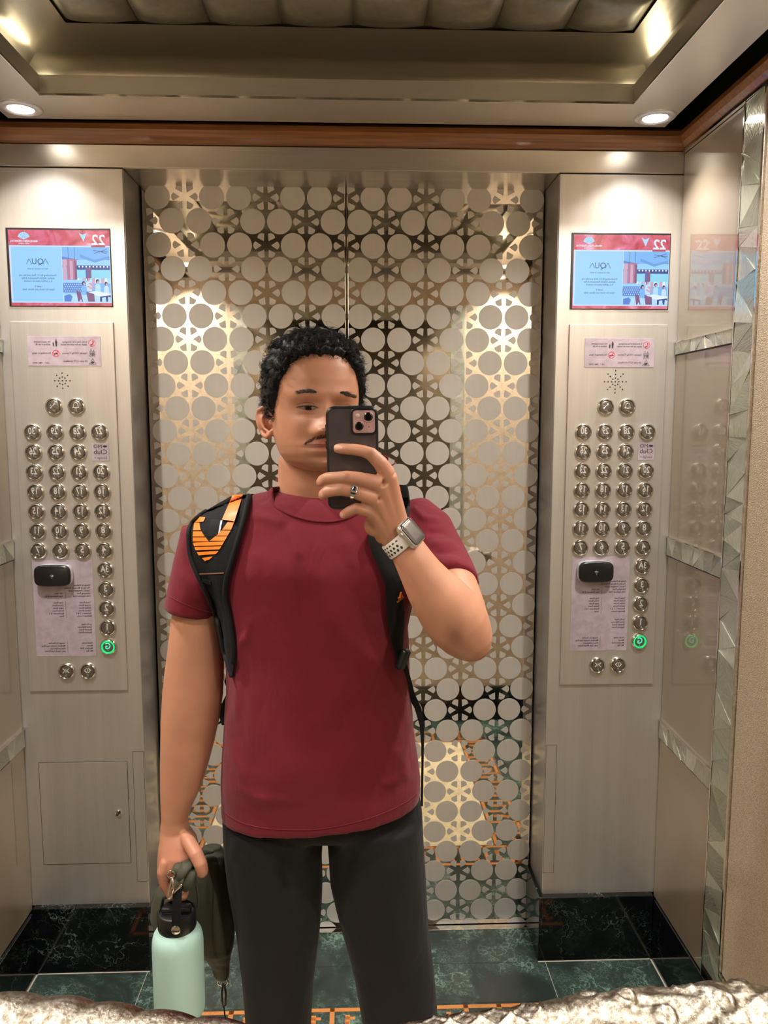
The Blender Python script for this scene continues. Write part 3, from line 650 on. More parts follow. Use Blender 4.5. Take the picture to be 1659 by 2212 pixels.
# --- notices
def poly_ring(m, x, y, z, r, w, n=24):
    vs = [(x+q*math.cos(2*PI*k/n), y, z+q*math.sin(2*PI*k/n)) for q in (r, r-w) for k in range(n)]
    m.add(vs, [(k, (k+1) % n, n+(k+1) % n, n+k) for k in range(n)])
def disc(m, x, y, z, rx, rz, n=16): m.add([(x+rx*math.cos(2*PI*k/n), y, z+rz*math.sin(2*PI*k/n)) for k in range(n)], [tuple(range(n))])
def quad(m, y, *p): m.add([(a, y, b) for a, b in p], [tuple(range(len(p)))])
def safety_notice(x0, side):
    X0, X1, Za, Zb = x0-0.0025, x0+0.1857, 1.7057, 1.7817
    t = thing('safety_notice', f'lilac safety notice with pictograms at the top of the {side} button panel', 'notice', (x0+0.09, PF, Za), 'safety notices')
    part('notice_plate', MB().box((X0, PF-0.0012, Za), (X1, PF-0.0001, Zb), 0.0003), M['sign'], t)
    y = PF-0.0015; S = lambda u, v: (X0+u*(X1-X0), Zb-v*(Zb-Za))
    k = MB(); r = MB()
    def Tx(s, u, v, sz=0.0062): p = S(u, v); text(k, s, sz, p[0], y, p[1], align='l', sx=0.86, bold=0.012)
    Tx('In the event of an emergency', 0.815, 0.215); Tx('please use the intercom button', 0.815, 0.305); Tx('Capacity: 1150 Kg 17 persons', 0.815, 0.595); Tx('Lift under CCTV surveillance', 0.815, 0.865)
    Tx('No unaccompanied', 0.315, 0.215); Tx('children in the lift', 0.315, 0.305); Tx('No smoking or vaping', 0.315, 0.595); Tx('Lift 7    PMA 70925', 0.285, 0.93)
    c = S(0.885, 0.23); poly_ring(r, c[0], y, c[1], 0.0090, 0.0010)
    ph = MB().tube([(c[0]-0.0035, y, c[1]-0.0045), (c[0]+0.0022, y, c[1]-0.0012), (c[0]+0.0026, y, c[1]+0.0052)], [0.0018, 0.0009, 0.0018], 6); r.add(ph.v, ph.f)
    c = S(0.385, 0.58); poly_ring(r, c[0], y, c[1], 0.0090, 0.0014); quad(r, y, (c[0]-0.0064, c[1]-0.0052), (c[0]-0.0052, c[1]-0.0064), (c[0]+0.0064, c[1]+0.0052), (c[0]+0.0052, c[1]+0.0064))
    quad(k, y, (c[0]-0.0005, c[1]-0.0022), (c[0]+0.0058, c[1]-0.0022), (c[0]+0.0058, c[1]-0.0002), (c[0]-0.0005, c[1]-0.0002)); quad(k, y, (c[0]-0.0056, c[1]-0.0022), (c[0]-0.0015, c[1]-0.0022), (c[0]-0.0015, c[1]-0.0002), (c[0]-0.0056, c[1]-0.0002))
    c = S(0.385, 0.23)
    for dx, s in ((0.002, 1.0), (-0.0055, 0.62)):
        b = c[1]-0.0088; disc(k, c[0]+dx, y, b+0.0160*s, 0.0018*s, 0.0018*s)
        quad(k, y, (c[0]+dx-0.0016*s, b), (c[0]+dx+0.0016*s, b), (c[0]+dx+0.0030*s, b+0.0125*s), (c[0]+dx+0.0018*s, b+0.0140*s), (c[0]+dx-0.0018*s, b+0.0140*s), (c[0]+dx-0.0030*s, b+0.0125*s))
    c = S(0.885, 0.60)
    for q in ((-0.0075, -0.0075, 0.0075, -0.0068), (-0.0075, 0.0058, 0.0075, 0.0065), (-0.0075, -0.0075, -0.0068, 0.0065), (0.0068, -0.0075, 0.0075, 0.0065)): quad(k, y, (c[0]+q[0], c[1]+q[1]), (c[0]+q[2], c[1]+q[1]), (c[0]+q[2], c[1]+q[3]), (c[0]+q[0], c[1]+q[3]))
    for dx in (-0.004, 0, 0.004):
        disc(k, c[0]+dx, y, c[1]+0.0034, 0.0011, 0.0011, 8); quad(k, y, (c[0]+dx-0.0007, c[1]-0.0056), (c[0]+dx+0.0007, c[1]-0.0056), (c[0]+dx+0.0016, c[1]+0.0018), (c[0]+dx-0.0016, c[1]+0.0018))
    for dx, s in ((-0.0035, 1), (0.0035, -1)): quad(k, y, (c[0]+dx-0.0004, c[1]+0.0075), (c[0]+dx+0.0004, c[1]+0.0075), (c[0]+dx+0.0004, c[1]+0.0115), (c[0]+dx-0.0004, c[1]+0.0115)); quad(k, y, (c[0]+dx-0.0016, c[1]+0.0095+s*0.0004), (c[0]+dx+0.0016, c[1]+0.0095+s*0.0004), (c[0]+dx, c[1]+0.0095+s*0.0028))
    c = S(0.885, 0.85); T3 = [(-0.0098, -0.0078), (0.0098, -0.0078), (0, 0.0085)]; T4 = [(a*0.84, b*0.84-0.0004) for a, b in T3]
    k.add([(c[0]+a, y, c[1]+b) for a, b in T3+T4], [(0, 1, 4, 3), (1, 2, 5, 4), (2, 0, 3, 5)])
    quad(k, y, (c[0]-0.0045, c[1]-0.0058), (c[0]+0.001, c[1]-0.0058), (c[0]+0.005, c[1]-0.0025), (c[0]+0.0005, c[1]+0.0012), (c[0]-0.0045, c[1]-0.0018))
    part('dark_print', k, M['ink'], t)['kind'] = 'stuff'; part('red_print', r, M['red_ink'], t)['kind'] = 'stuff'
safety_notice(XPL, 'left'); safety_notice(XPR, 'right')
DIR = [(0.268, ['Fitness & Wellness', 'The Spa at Mandarin Oriental', 'Tennis / Pickleball Court', 'Swimming Pool', 'Little Explorer Club'], 3, ['Hair Salon', 'Aqua Restaurant & Bar']),
       (0.447, ['Topaz Room', 'Crystal Room', 'Amber Room', 'Quartz Room', 'Parkview 1, 2 & 3', 'Business Centre'], 0, ['Onyx Room', 'Citrine Room', 'Jasper Room', 'Peridot Room', 'Boardrooms 1 & 2', 'Surau']),
       (0.674, ['Lai Po Heen', 'Grand Ballroom', 'Emerald Room', 'Sapphire Room'], 0, []),
       (0.869, ['Hotel Lobby', 'Mosaic', 'Mandarin Grill', 'MO Bar'], 0, ['Lounge On The Park', 'Mandarin Oriental Cake Shop', 'Diamond Ballroom', 'Jade, Opal & Pearl Rooms'])]
def directory(x0, side):
    X0, X1, Za, Zb = x0-0.0203, x0+0.1400, 0.9245, 1.191
    t = thing('directory_sign', f'lilac floor directory sheet low on the {side} button panel', 'sign', (x0+0.06, PF, Za), 'floor directory sheets')
    part('sign_sheet', MB().box((X0, PF-0.0008, Za), (X1, PF-0.0001, Zb)), M['sign'], t)
    k = MB(); y = PF-0.0011; dz = 0.0281*(Zb-Za); D = 0.0675
    for v0, a, sh, b in DIR:
        for i, s in enumerate(a): text(k, s, 0.0066, X1-0.0085, y, Zb-v0*(Zb-Za)-i*dz, align='l', sx=0.88, bold=0.012)
        for i, s in enumerate(b): text(k, s, 0.0066, X1-0.0085-D-0.006, y, Zb-v0*(Zb-Za)-(i+sh)*dz, align='l', sx=0.80, bold=0.012)
        if b:
            za, zb = Zb-v0*(Zb-Za)-(sh-0.9)*dz, Zb-v0*(Zb-Za)-(sh+len(b)-0.4)*dz
            quad(k, y, (X1-0.0085-D, za), (X1-0.0079-D, za), (X1-0.0079-D, zb), (X1-0.0085-D, zb))
    part('dark_print', k, M['ink'], t)['kind'] = 'stuff'
directory(XPL, 'left'); directory(XPR, 'right')
def lounge_sign(x0, side):
    X0, X1, Za, Zb = x0+0.152, x0+0.1965, 1.457, 1.5035
    t = thing('lounge_sign', f'small square lounge label under button 27 on the {side} panel', 'label', (x0+0.174, PF, Za), 'lounge labels')
    part('label_plate', MB().box((X0, PF-0.0012, Za), (X1, PF-0.0001, Zb), 0.0003), M['sign'], t)
    k = MB(); y = PF-0.0015
    text(k, 'MO', 0.0145, X0+0.0155, y, Zb-0.0130); text(k, 'Club', 0.0178, (X0+X1)/2, y, Zb-0.0285, sx=1.05); text(k, 'Lounge >', 0.0088, (X0+X1)/2, y, Za+0.0055)
    c = (X1-0.010, Zb-0.008)
    quad(k, y, *[(c[0]+0.0062*math.cos(a), c[1]+0.0030*math.sin(a)*abs(math.sin(a))**0.3) for a in np.linspace(0, 2*PI, 16, endpoint=False)])
    part('dark_print', k, M['ink'], t)['kind'] = 'stuff'
lounge_sign(XPL, 'left'); lounge_sign(XPR, 'right')
def card_reader(x0, side):
    cx, cz = x0+0.0405, 1.152
    t = thing('card_reader', f'black card reader with rounded corners on the {side} directory sheet', 'card reader', (cx, PF-0.001, cz-0.03), 'card readers')
    def rr(w, h, y, bul):
        pts = []
        for k in range(48):
            a = 2*PI*k/48; ca, sa = math.cos(a), math.sin(a); e = 0.36
            x = w*abs(ca)**e*(1 if ca > 0 else -1); z = h*abs(sa)**e*(1 if sa > 0 else -1)
            pts.append((cx+x*(1+bul*(1-(z/h)**2)), y, cz+z*(1+bul*(1-(x/w)**2))))
        return pts
    y0 = PF-0.001
    part('base', MB().loft([rr(0.0455, 0.0275, y0, 0.05), rr(0.0465, 0.0285, y0-0.012, 0.06), rr(0.0445, 0.027, y0-0.0165, 0.06)]), M['white_metal'], t, 30)
    part('cover', MB().loft([rr(0.0440, 0.0265, y0-0.0167, 0.06), rr(0.0455, 0.0278, y0-0.019, 0.06), rr(0.0450, 0.0270, y0-0.0235, 0.06), rr(0.0425, 0.0248, y0-0.0258, 0.06)]), M['blackplastic'], t, 40)
    m = MB()
    for r in (0.003, 0.0055, 0.008):
        a = [math.radians(q) for q in range(45, 136, 10)]
        m.tube([(cx+r*math.cos(b), y0-0.0259, cz-0.005+r*math.sin(b)) for b in a], 0.00025, 4)
    m.lathe([(0.0011, 0), (0.0008, -0.0004)], (cx, y0-0.0257, cz-0.0065), 'y', 8)
    part('reader_symbol', m, M['white_metal'], t)
card_reader(XPL, 'left'); card_reader(XPR, 'right')
# flush locked hatch low on the left pillar
p = [at(83.7, 1648, YP), at(274, 1645.5, YP), at(280.7, 1863, YP)]
hx0, hx1, hz1, hz0 = p[0][0], p[1][0], p[0][2], p[2][2]
t = thing('access_hatch', 'flush square steel hatch with a small round lock, left pillar', 'hatch', ((hx0+hx1)/2, YP, hz0))
part('joint', MB().box((hx0-0.0013, YP-0.0004, hz0-0.0013), (hx1+0.0013, YP-0.0001, hz1+0.0013)), M['black'], t)
part('door_leaf', MB().box((hx0, YP-0.0012, hz0), (hx1, YP-0.0004, hz1), 0.0003), M['panel_steel'], t)
lk = at(256.5, 1756, YP)
lock = part('lock', MB().lathe([(0.0098, -0.0008), (0.0098, -0.0035), (0.0082, -0.0050), (0.0070, -0.0046), (0.0005, -0.0046)], (lk[0], YP-0.0005, lk[2]), 'y', 24), M['chrome'], t, 40)
o = link('keyhole', MB().box((lk[0]-0.0006, YP-0.0056, lk[2]-0.004), (lk[0]+0.0006, YP-0.0050, lk[2]+0.004)).mesh('keyhole', M['black']), lock)
# ------------------------------------------------------------------ the man
def skinmat():
    t = NT('skin'); a = t.n('VertexColor'); a.layer_name = 'tone'
    nz = t.n('TexNoise', Scale=220.0, Detail=3.0); t.l(t.coords(), nz.inputs['Vector'])
    bl = t.n('TexNoise', Scale=26.0, Detail=4.0); t.l(t.coords(), bl.inputs['Vector'])
    c = t.mix(0.30, a.outputs[0], t.ramp(bl.outputs[0], [(0.35, (0.78, 0.70, 0.66, 1)), (0.65, (1.12, 1.06, 1.02, 1))]), 'MULTIPLY')
    t.bump(nz.outputs[0], 0.10, 0.0008)
    t.b.inputs['Subsurface Radius'].default_value = (0.010, 0.004, 0.002); t.b.inputs['Subsurface Scale'].default_value = 0.5
    return t.set(color=c, rough=0.47, sss=0.25, spec=0.45)
M['skin'] = skinmat()
def fabric(name, col, col2, scale=900.0, rough=0.85, sheen=0.35, bump=0.25, wr=0.012, spec=0.3):
    t = NT(name); v = t.coords(); w = t.n('TexNoise', Scale=scale, Detail=2.0); t.l(v, w.inputs['Vector'])
    b = t.n('TexNoise', Scale=9.0, Detail=4.0); t.l(v, b.inputs['Vector'])
    f = t.n('TexNoise', Scale=1.0, Detail=3.0, Distortion=0.6); t.l(t.coords((16, 16, 7)), f.inputs['Vector'])
    b0 = t.n('Bump'); b0.inputs['Strength'].default_value = 0.45; b0.inputs['Distance'].default_value = wr; t.l(f.outputs[0], b0.inputs['Height'])
    t.bump(w.outputs[0], bump, 0.0006); t.l(b0.outputs[0], t.t.nodes['Bump.001'].inputs['Normal'] if 'Bump.001' in t.t.nodes else b0.inputs['Normal']); t.b.inputs['Sheen Roughness'].default_value = 0.5
    return t.set(color=t.mix(t.ramp(b.outputs[0], [(0.3, (0, 0, 0, 1)), (0.7, (1, 1, 1, 1))]), col, col2), rough=rough, sheen=sheen, spec=spec)
M['shirt'] = fabric('maroon_cotton', srgb(101, 15, 30), srgb(109, 18, 34), sheen=0.10)
M['trousers'] = fabric('charcoal_twill', srgb(19, 18, 19), srgb(23, 22, 22), 1400, 0.8, 0.04)
M['blackfab'] = fabric('black_nylon', srgb(13, 13, 14), srgb(17, 17, 18), 1600, 0.75, 0.02, spec=0.18)
M['hair'] = NT('black_hair').set(color=(0.0035, 0.003, 0.003, 1), rough=0.50, spec=0.30)
M['brow'] = plain('brow_hair', (0.045, 0.028, 0.020, 1), 0.7)
M['shoe'] = plain('black_shoe_leather', (0.015, 0.015, 0.016, 1), 0.4)

def ring(c, u, w, a, b, n=28, e=2.0):
    k = 2.0/e; out = []
    for i in range(n):
        q = 2*PI*i/n; cq, sq = math.cos(q), math.sin(q)
        out.append(c+u*a*math.copysign(abs(cq)**k, cq)+w*b*math.copysign(abs(sq)**k, sq))
    return out
def sections(mb, secs, n=28, e=2.0):
    n = max(n, 44)                 # secs: (centre, half width, half depth); axes follow the path
    C = [np.array(s[0], float) for s in secs]; rings = []
    for i, s in enumerate(secs):
        t = C[min(i+1, len(C)-1)]-C[max(i-1, 0)]; t /= np.linalg.norm(t)
        w = np.array([0, 1.0, 0]); w = w-t*(w@t); w /= np.linalg.norm(w); u = np.cross(t, w)
        rings.append(ring(C[i], u, w, s[1], s[2], n, e))
    mb.loft(rings)
def rows(mb, rws, dep, e=2.3, n=40, slope=None):     # rws: (py, left px, right px, depth centre); horizontal cross sections
    rings = []
    for r, d in zip(rws, dep):
        py, l, rr, Y = r[:4]; a, b = at(l, py, Y), at(rr, py, Y); c = (a+b)/2; u = (b-a)/2; hw = np.linalg.norm(u); u /= hw
        rings.append(ring(c, u, np.array([0, 1.0, 0]), hw, d, n, e))
    mb.loft(rings)
def ellipsoid(mb, c, r, n=20):
    prof = [(max(math.sin(PI*k/12), 1e-4), -math.cos(PI*k/12)) for k in range(13)]
    m = MB().lathe(prof, n=n); mb.add([(c[0]+v[0]*r[0], c[1]+v[1]*r[1], c[2]+v[2]*r[2]) for v in m.v], m.f)
def remesh(name, mb, voxel, smooth=6, mat=None):
    me = mb.mesh(name, mat); ob = bpy.data.objects.new(name, me); COL.objects.link(ob)
    md = ob.modifiers.new('r', 'REMESH'); md.mode = 'VOXEL'; md.voxel_size = voxel; md.use_smooth_shade = True
    if smooth: sm = ob.modifiers.new('s', 'SMOOTH'); sm.factor = 0.5; sm.iterations = smooth
    dg = bpy.context.evaluated_depsgraph_get(); ev = ob.evaluated_get(dg)
    out = bpy.data.meshes.new_from_object(ev, depsgraph=dg); out.name = name
    bpy.data.objects.remove(ob); out.materials.clear(); out.materials.append(mat)
    out.polygons.foreach_set('use_smooth', [True]*len(out.polygons)); return out
def getv(me): a = np.empty(len(me.vertices)*3); me.vertices.foreach_get('co', a); return a.reshape(-1, 3)
def setv(me, a): me.vertices.foreach_set('co', a.ravel()); me.update()
def getn(me): a = np.empty(len(me.vertices)*3); me.vertex_normals.foreach_get('vector', a); return a.reshape(-1, 3)
def project(P):
    d = P-CAM; z = d@FW; return np.stack([829.5+FPX*(d@RT)/z, 1106-FPX*(d@UP)/z], 1)

# ---- head: horizontal sections with the features pushed out along the face direction
HY = math.radians(15.0); F = np.array([math.sin(HY), -math.cos(HY), 0.0]); RX = np.array([math.cos(HY), math.sin(HY), 0.0]); UZ = np.array([0.0, 0, 1.0])
HC = at(702, 880, 1.245)-F*0.086
HT = np.array([(.1215, .004, .000, .020), (.119, .022, .016, .044), (.112, .040, .038, .064), (.100, .055, .060, .080), (.085, .0645, .0745, .089), (.065, .0705, .0835, .095), (.045, .0735, .0885, .098), (.025, .0740, .0910, .098),
               (.010, .0735, .0890, .097), (-.005, .0725, .0860, .094), (-.025, .0705, .0865, .088), (-.045, .0675, .0865, .078), (-.060, .0640, .0865, .066), (-.075, .0585, .0855, .052), (-.087, .0505, .0830, .038), (-.096, .0380, .0775, .020), (-.102, .0220, .0690, -.005)])
def hsec(z):
    zz = HT[::-1, 0]; return [np.interp(z, zz, HT[::-1, k]) for k in (1, 2, 3)]
def g(x, z, cx, cz, sx, sz): return np.exp(-((x-cx)/sx)**2/2-((z-cz)/sz)**2/2)
def face(x, z):
    d = 0
    for t, amp, s in ((0.004, .007, .0070), (-.006, .010, .0072), (-.016, .0145, .0080), (-.026, .0195, .0095), (-.035, .0200, .0105)): d = d+0.62*amp*g(x, z, 0, t, s, .0065)
    d = d+.0105*g(x, z, 0, -.037, .010, .0055)-.0030*g(x, z, .019, -.030, .004, .006)-.0030*g(x, z, -.0215, -.033, .0035, .007)
    for s in (-1, 1):
        d = d+.0135*g(x, z, s*.0150, -.0375, .0058, .0062)-.0090*g(x, z, s*.0285, -.001, .0140, .0090)+.0050*g(x, z, s*.0285, -.002, .0105, .0065)
        d = d+.0030*g(x, z, s*.028, .019, .016, .006)+.0025*g(x, z, s*.045, -.028, .014, .012)-.0020*g(x, z, s*.030, -.052, .010, .012)
        d = d-.003*g(x, z, s*.0275, -.0125, .011, .0022)
    d = d-.0035*g(x, z, 0, -.0465, .016, .0040)+.0045*g(x, z, 0, -.0585, .0170, .0038)-.0042*g(x, z, 0, -.0635, .0210, .0013)+.0058*g(x, z, 0, -.0690, .0150, .0040)
    d = d-.0040*g(x, z, 0, -.0785, .016, .0040)+.0050*g(x, z, 0, -.092, .016, .0075)
    return d
def headpt(a, z, off=0.0):                            # a: azimuth, 0 = straight ahead, + = image right
    w, f, b = hsec(z); ca, sa = math.cos(a), math.sin(a); e = 2/2.25
    x = w*math.copysign(abs(sa)**e, sa); y = (f if ca > 0 else b)*math.copysign(abs(ca)**e, ca)
    if b < 0 and ca < 0: y = -b*0+0.0
    y += face(x, z)*max(0, ca)**0.35 if ca > 0 else 0
    p = HC+RX*x+F*y+UZ*z
    if off: n = RX*(x/max(w, .03))+F*(y/0.09)+UZ*(max(0, z-.03)/0.07); p = p+off*n/np.linalg.norm(n)
    return p
def headmesh(mb):
    zs = np.concatenate([np.linspace(-.102, -.02, 64), np.linspace(-.0185, .03, 34), np.linspace(.034, .1215, 26)]); N = 200
    # more samples across the front of the face
    A = np.linspace(-PI, PI, N, endpoint=False); A = A-0.62*np.sin(A)
    mb.loft([[headpt(a, z) for a in A] for z in zs])
B = MB(); headmesh(B)
# neck and the trunk under the clothes
sections(B, [(at(690, 955, 1.375), .064, .058), (at(688, 1000, 1.375), .070, .062), (at(689, 1035, 1.378), .072, .063), (at(690, 1070, 1.385), .078, .064), (at(690, 1110, 1.39), .10, .062)])
rows(B, [(1085, 560, 820, 1.385), (1150, 470, 905, 1.38), (1300, 510, 850, 1.37), (1500, 515, 860, 1.365), (1660, 510, 875, 1.37), (1715, 520, 870, 1.378)], [.05, .07, .085, .085, .08, .05], n=28)
for l in ([(1695, 530, 680, 1.38), (1800, 520, 675, 1.38), (2000, 535, 670, 1.38), (2212, 562, 645, 1.385)], [(1695, 715, 865, 1.38), (1800, 722, 880, 1.38), (2000, 758, 905, 1.38), (2212, 818, 915, 1.385)]):
    rows(B, l, [.055, .07, .06, .045], n=20)
for fx, kx in ((-0.168, -0.150), (0.108, 0.086)):
    sections(B, [((kx, 1.386, 0.56), .036, .040), ((fx, 1.386, 0.30), .040, .045), ((fx, 1.386, 0.10), .032, .036), ((fx, 1.385, 0.05), .033, .045)], 16)
# ear on the visible side, and its twin
def ear(flip):
    def q(x, y, Y):
        p = at(x, y, Y)
        if not flip: return p
        l = p-HC; return HC+RX*(-(l@RX))+F*(l@F)+UZ*(l@UZ)
    hel = [(585, 896, 1.318), (580, 885, 1.322), (568, 880, 1.330), (558, 886, 1.336), (555, 900, 1.340), (558, 917, 1.340), (564, 931, 1.336), (571, 941, 1.330), (579, 943, 1.322), (585, 937, 1.316), (587, 928, 1.314)]
    B.tube([q(*p) for p in hel], [.003, .0034, .0036, .0036, .0034, .0034, .0036, .0046, .0054, .0048, .003], 10)
    B.tube([q(*p) for p in ((574, 893, 1.326), (567, 902, 1.330), (567, 915, 1.330), (572, 927, 1.326), (580, 932, 1.320))], [.0022, .003, .003, .0032, .003], 8)
    c = q(572, 912, 1.338); ellipsoid(B, c, (.014, .008, .023)); ellipsoid(B, q(585, 913, 1.312), (.004, .005, .006), 10)
ear(False); ear(True)
# arm hanging down (image left)
AL = [(1250, 385, 478, 1.385), (1340, 371, 478, 1.375), (1400, 364, 482, 1.37), (1450, 357, 483, 1.365), (1500, 352, 481, 1.36), (1550, 349, 474, 1.355), (1600, 348, 463, 1.35), (1650, 347, 450, 1.345), (1700, 347, 434, 1.34), (1740, 348, 415, 1.335), (1768, 349, 405, 1.332), (1790, 347, 408, 1.33), (1812, 346, 424, 1.325), (1835, 343, 429, 1.32), (1858, 341, 430, 1.318), (1876, 341, 418, 1.316)]
rows(B, AL, [.052, .052, .052, .050, .049, .047, .044, .040, .035, .030, .028, .029, .034, .038, .039, .032], e=2.15, n=56)
for k in range(4):                                     # fingers closed round the strap
    Y = 1.286+.0195*k; s = (0, -2, 0, 5)[k]
    B.tube([at(370, 1838, Y*.6+.529), at(357, 1864+s*0.5, Y+.004), at(351, 1884+s, Y), at(356, 1908+s, Y), at(368, 1930-s, Y), at(384, 1940-s, Y+.002), at(397, 1934-s, Y+.002), at(403, 1922-s, Y+.002)], [.004, .0098, .0102, .0096, .0091, .0086, .0080, .0058], 12)
B.tube([at(392, 1795, 1.318), at(408, 1820, 1.296), at(424, 1846, 1.279), at(433, 1866, 1.274), at(437, 1880, 1.274), at(433, 1891, 1.276)], [.006, .0125, .0122, .0118, .0108, .0070], 14)
ellipsoid(B, at(437, 1880, 1.274), (.0105, .010, .013))
# raised arm (image right): forearm profile measured across its axis from the wrist
W0 = np.array([848.0, 1147.0]); AX = np.array([.571, .821]); PX = np.array([.821, -.571])
PROF = [(-8, -38, 34, 1.151), (20, -35, 36, 1.150), (45, -35, 42, 1.149), (80, -42, 44, 1.149), (110, -49, 47, 1.150), (140, -57, 53, 1.152), (170, -63, 62, 1.155), (200, -67, 69, 1.159), (228, -68, 73, 1.162), (255, -65, 71, 1.164), (282, -57, 62, 1.165), (305, -45, 50, 1.166), (322, -31, 34, 1.167), (332, -14, 16, 1.168)]
fa = []
for t, lo, hi, Y in PROF:
    c = W0+AX*t+PX*(lo+hi)/2; fa.append((at(c[0], c[1], Y), px2m((hi-lo)/2, Y), px2m((hi-lo)/2, Y)*(0.80 if t < 60 else 0.92)))
sections(B, fa, 32)
sections(B, [(at(905, 1140, 1.385), .052, .052), (at(938, 1205, 1.33), .050, .052), (at(968, 1270, 1.265), .049, .050), (at(990, 1325, 1.208), .0455, .047), (at(1000, 1358, 1.178), .038, .040)], 28)
# hand round the phone: metacarpals, heel of the hand, fingers
MC = {'i': (838, 1026, 1.119), 'm': (820, 1046, 1.114), 'r': (811, 1077, 1.117), 'p': (804, 1107, 1.124)}
for k, r1 in (('i', .0130), ('m', .0128), ('r', .0125), ('p', .0112)):
    e = np.array(MC[k]); w = np.array([848, 1147, 1.151]); o = {'i': (10, -8, 0), 'm': (3, -3, 0), 'r': (-4, 2, 0), 'p': (-12, 8, 0)}[k]; w = w+o
    B.tube([at(*(w+(e-w)*t)) for t in (0, .35, .7, 1.0)], [.019, .0165, .0142, r1], 14)
ellipsoid(B, at(811, 1135, 1.140), (.0175, .014, .017)); ellipsoid(B, at(832, 1098, 1.134), (.020, .013, .024))
FING = {'i': [(838, 1026, 1.119, .0128), (822, 1001, 1.113, .0112), (801, 980, 1.111, .0098), (783, 974, 1.1135, .0088), (765, 971, 1.1175, .0086), (750, 970, 1.1205, .0082), (736, 969, 1.1225, .0080), (726, 969, 1.1235, .0068), (721, 969.5, 1.124, .0042)],
        'm': [(820, 1046, 1.114, .0128), (795, 1039, 1.1105, .0112), (770, 1033, 1.1095, .0100), (748, 1031, 1.1105, .0098), (726, 1032, 1.1145, .0088), (707, 1033, 1.1195, .0088), (697, 1037, 1.1285, .0082), (692, 1042, 1.1375, .0068), (690, 1046, 1.1435, .0040)],
        'r': [(811, 1077, 1.117, .0124), (786, 1069, 1.113, .0108), (762, 1061, 1.112, .0098), (738, 1057, 1.1125, .0096), (719, 1060, 1.116, .0086), (706, 1063, 1.120, .0085), (699, 1067, 1.129, .0078), (696, 1072, 1.138, .0062), (694, 1075, 1.143, .0038)],
        'p': [(804, 1107, 1.124, .0110), (788, 1102, 1.119, .0092), (769, 1098, 1.117, .0086), (757, 1103, 1.1185, .0078), (747, 1109, 1.121, .0074), (740, 1113, 1.124, .0062), (737, 1115, 1.126, .0038)]}
for k, pts in FING.items(): B.tube([at(*p[:3]) for p in pts], [p[3] for p in pts], 14)
B.tube([at(846, 1120, 1.156), at(840, 1085, 1.160), at(830, 1050, 1.1585), at(808, 1022, 1.1570), at(790, 1008, 1.1560)], [.0150, .0135, .0115, .0105, .0075], 14)   # thumb on the screen side
body = remesh('person', B, 0.0018, 7, M['skin'])
V = getv(body); PXY = project(V); NRM = getn(body)
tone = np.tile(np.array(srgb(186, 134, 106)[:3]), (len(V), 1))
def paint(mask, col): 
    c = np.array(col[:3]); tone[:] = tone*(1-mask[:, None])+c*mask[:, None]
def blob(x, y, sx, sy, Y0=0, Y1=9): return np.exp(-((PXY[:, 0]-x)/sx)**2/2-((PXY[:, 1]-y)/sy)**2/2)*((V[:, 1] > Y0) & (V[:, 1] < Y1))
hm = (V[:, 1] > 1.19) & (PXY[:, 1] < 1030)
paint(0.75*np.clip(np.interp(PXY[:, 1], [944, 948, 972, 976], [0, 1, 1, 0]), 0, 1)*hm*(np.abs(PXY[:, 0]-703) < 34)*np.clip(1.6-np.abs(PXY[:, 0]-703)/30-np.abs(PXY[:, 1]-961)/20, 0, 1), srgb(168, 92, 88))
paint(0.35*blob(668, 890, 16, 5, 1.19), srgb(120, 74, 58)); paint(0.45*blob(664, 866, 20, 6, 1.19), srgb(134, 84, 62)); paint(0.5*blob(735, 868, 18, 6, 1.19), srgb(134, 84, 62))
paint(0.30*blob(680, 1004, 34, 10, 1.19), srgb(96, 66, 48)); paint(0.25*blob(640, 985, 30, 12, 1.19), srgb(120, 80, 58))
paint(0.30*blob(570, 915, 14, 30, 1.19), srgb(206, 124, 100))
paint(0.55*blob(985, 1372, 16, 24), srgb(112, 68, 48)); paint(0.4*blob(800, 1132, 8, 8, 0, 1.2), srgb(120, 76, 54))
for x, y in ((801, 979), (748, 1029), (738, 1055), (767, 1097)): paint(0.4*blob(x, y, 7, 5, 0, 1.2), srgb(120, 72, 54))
for x, y, sx, sy in ((731, 966.5, 7, 3.2), (690, 1043, 3, 5), (694, 1071, 3, 4), (738, 1114, 3, 4)): paint(0.85*blob(x, y, sx, sy, 0, 1.2), srgb(232, 176, 156))
paint(0.35*blob(385, 1850, 34, 40), srgb(206, 128, 104))
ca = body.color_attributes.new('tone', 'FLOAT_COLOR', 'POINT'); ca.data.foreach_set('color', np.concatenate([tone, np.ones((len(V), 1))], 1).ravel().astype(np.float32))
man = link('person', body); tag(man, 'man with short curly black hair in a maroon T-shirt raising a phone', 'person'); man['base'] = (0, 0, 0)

def bvh(me): return BVHTree.FromPolygons([v.co for v in me.vertices], [tuple(p.vertices) for p in me.polygons])
def hit(tree, x, y, dflt=None):
    d = ray(x, y); h = tree.ray_cast(Vector(CAM), Vector(d/np.linalg.norm(d)))
    return np.array(h[0]) if h[0] is not None else (at(x, y, dflt) if dflt else None)
TB = bvh(body); THEAD = BVHTree.FromPolygons([v.co for v in body.vertices], [tuple(p.vertices) for p in body.polygons if p.center.y > 1.185 and p.center.z > 1.38])

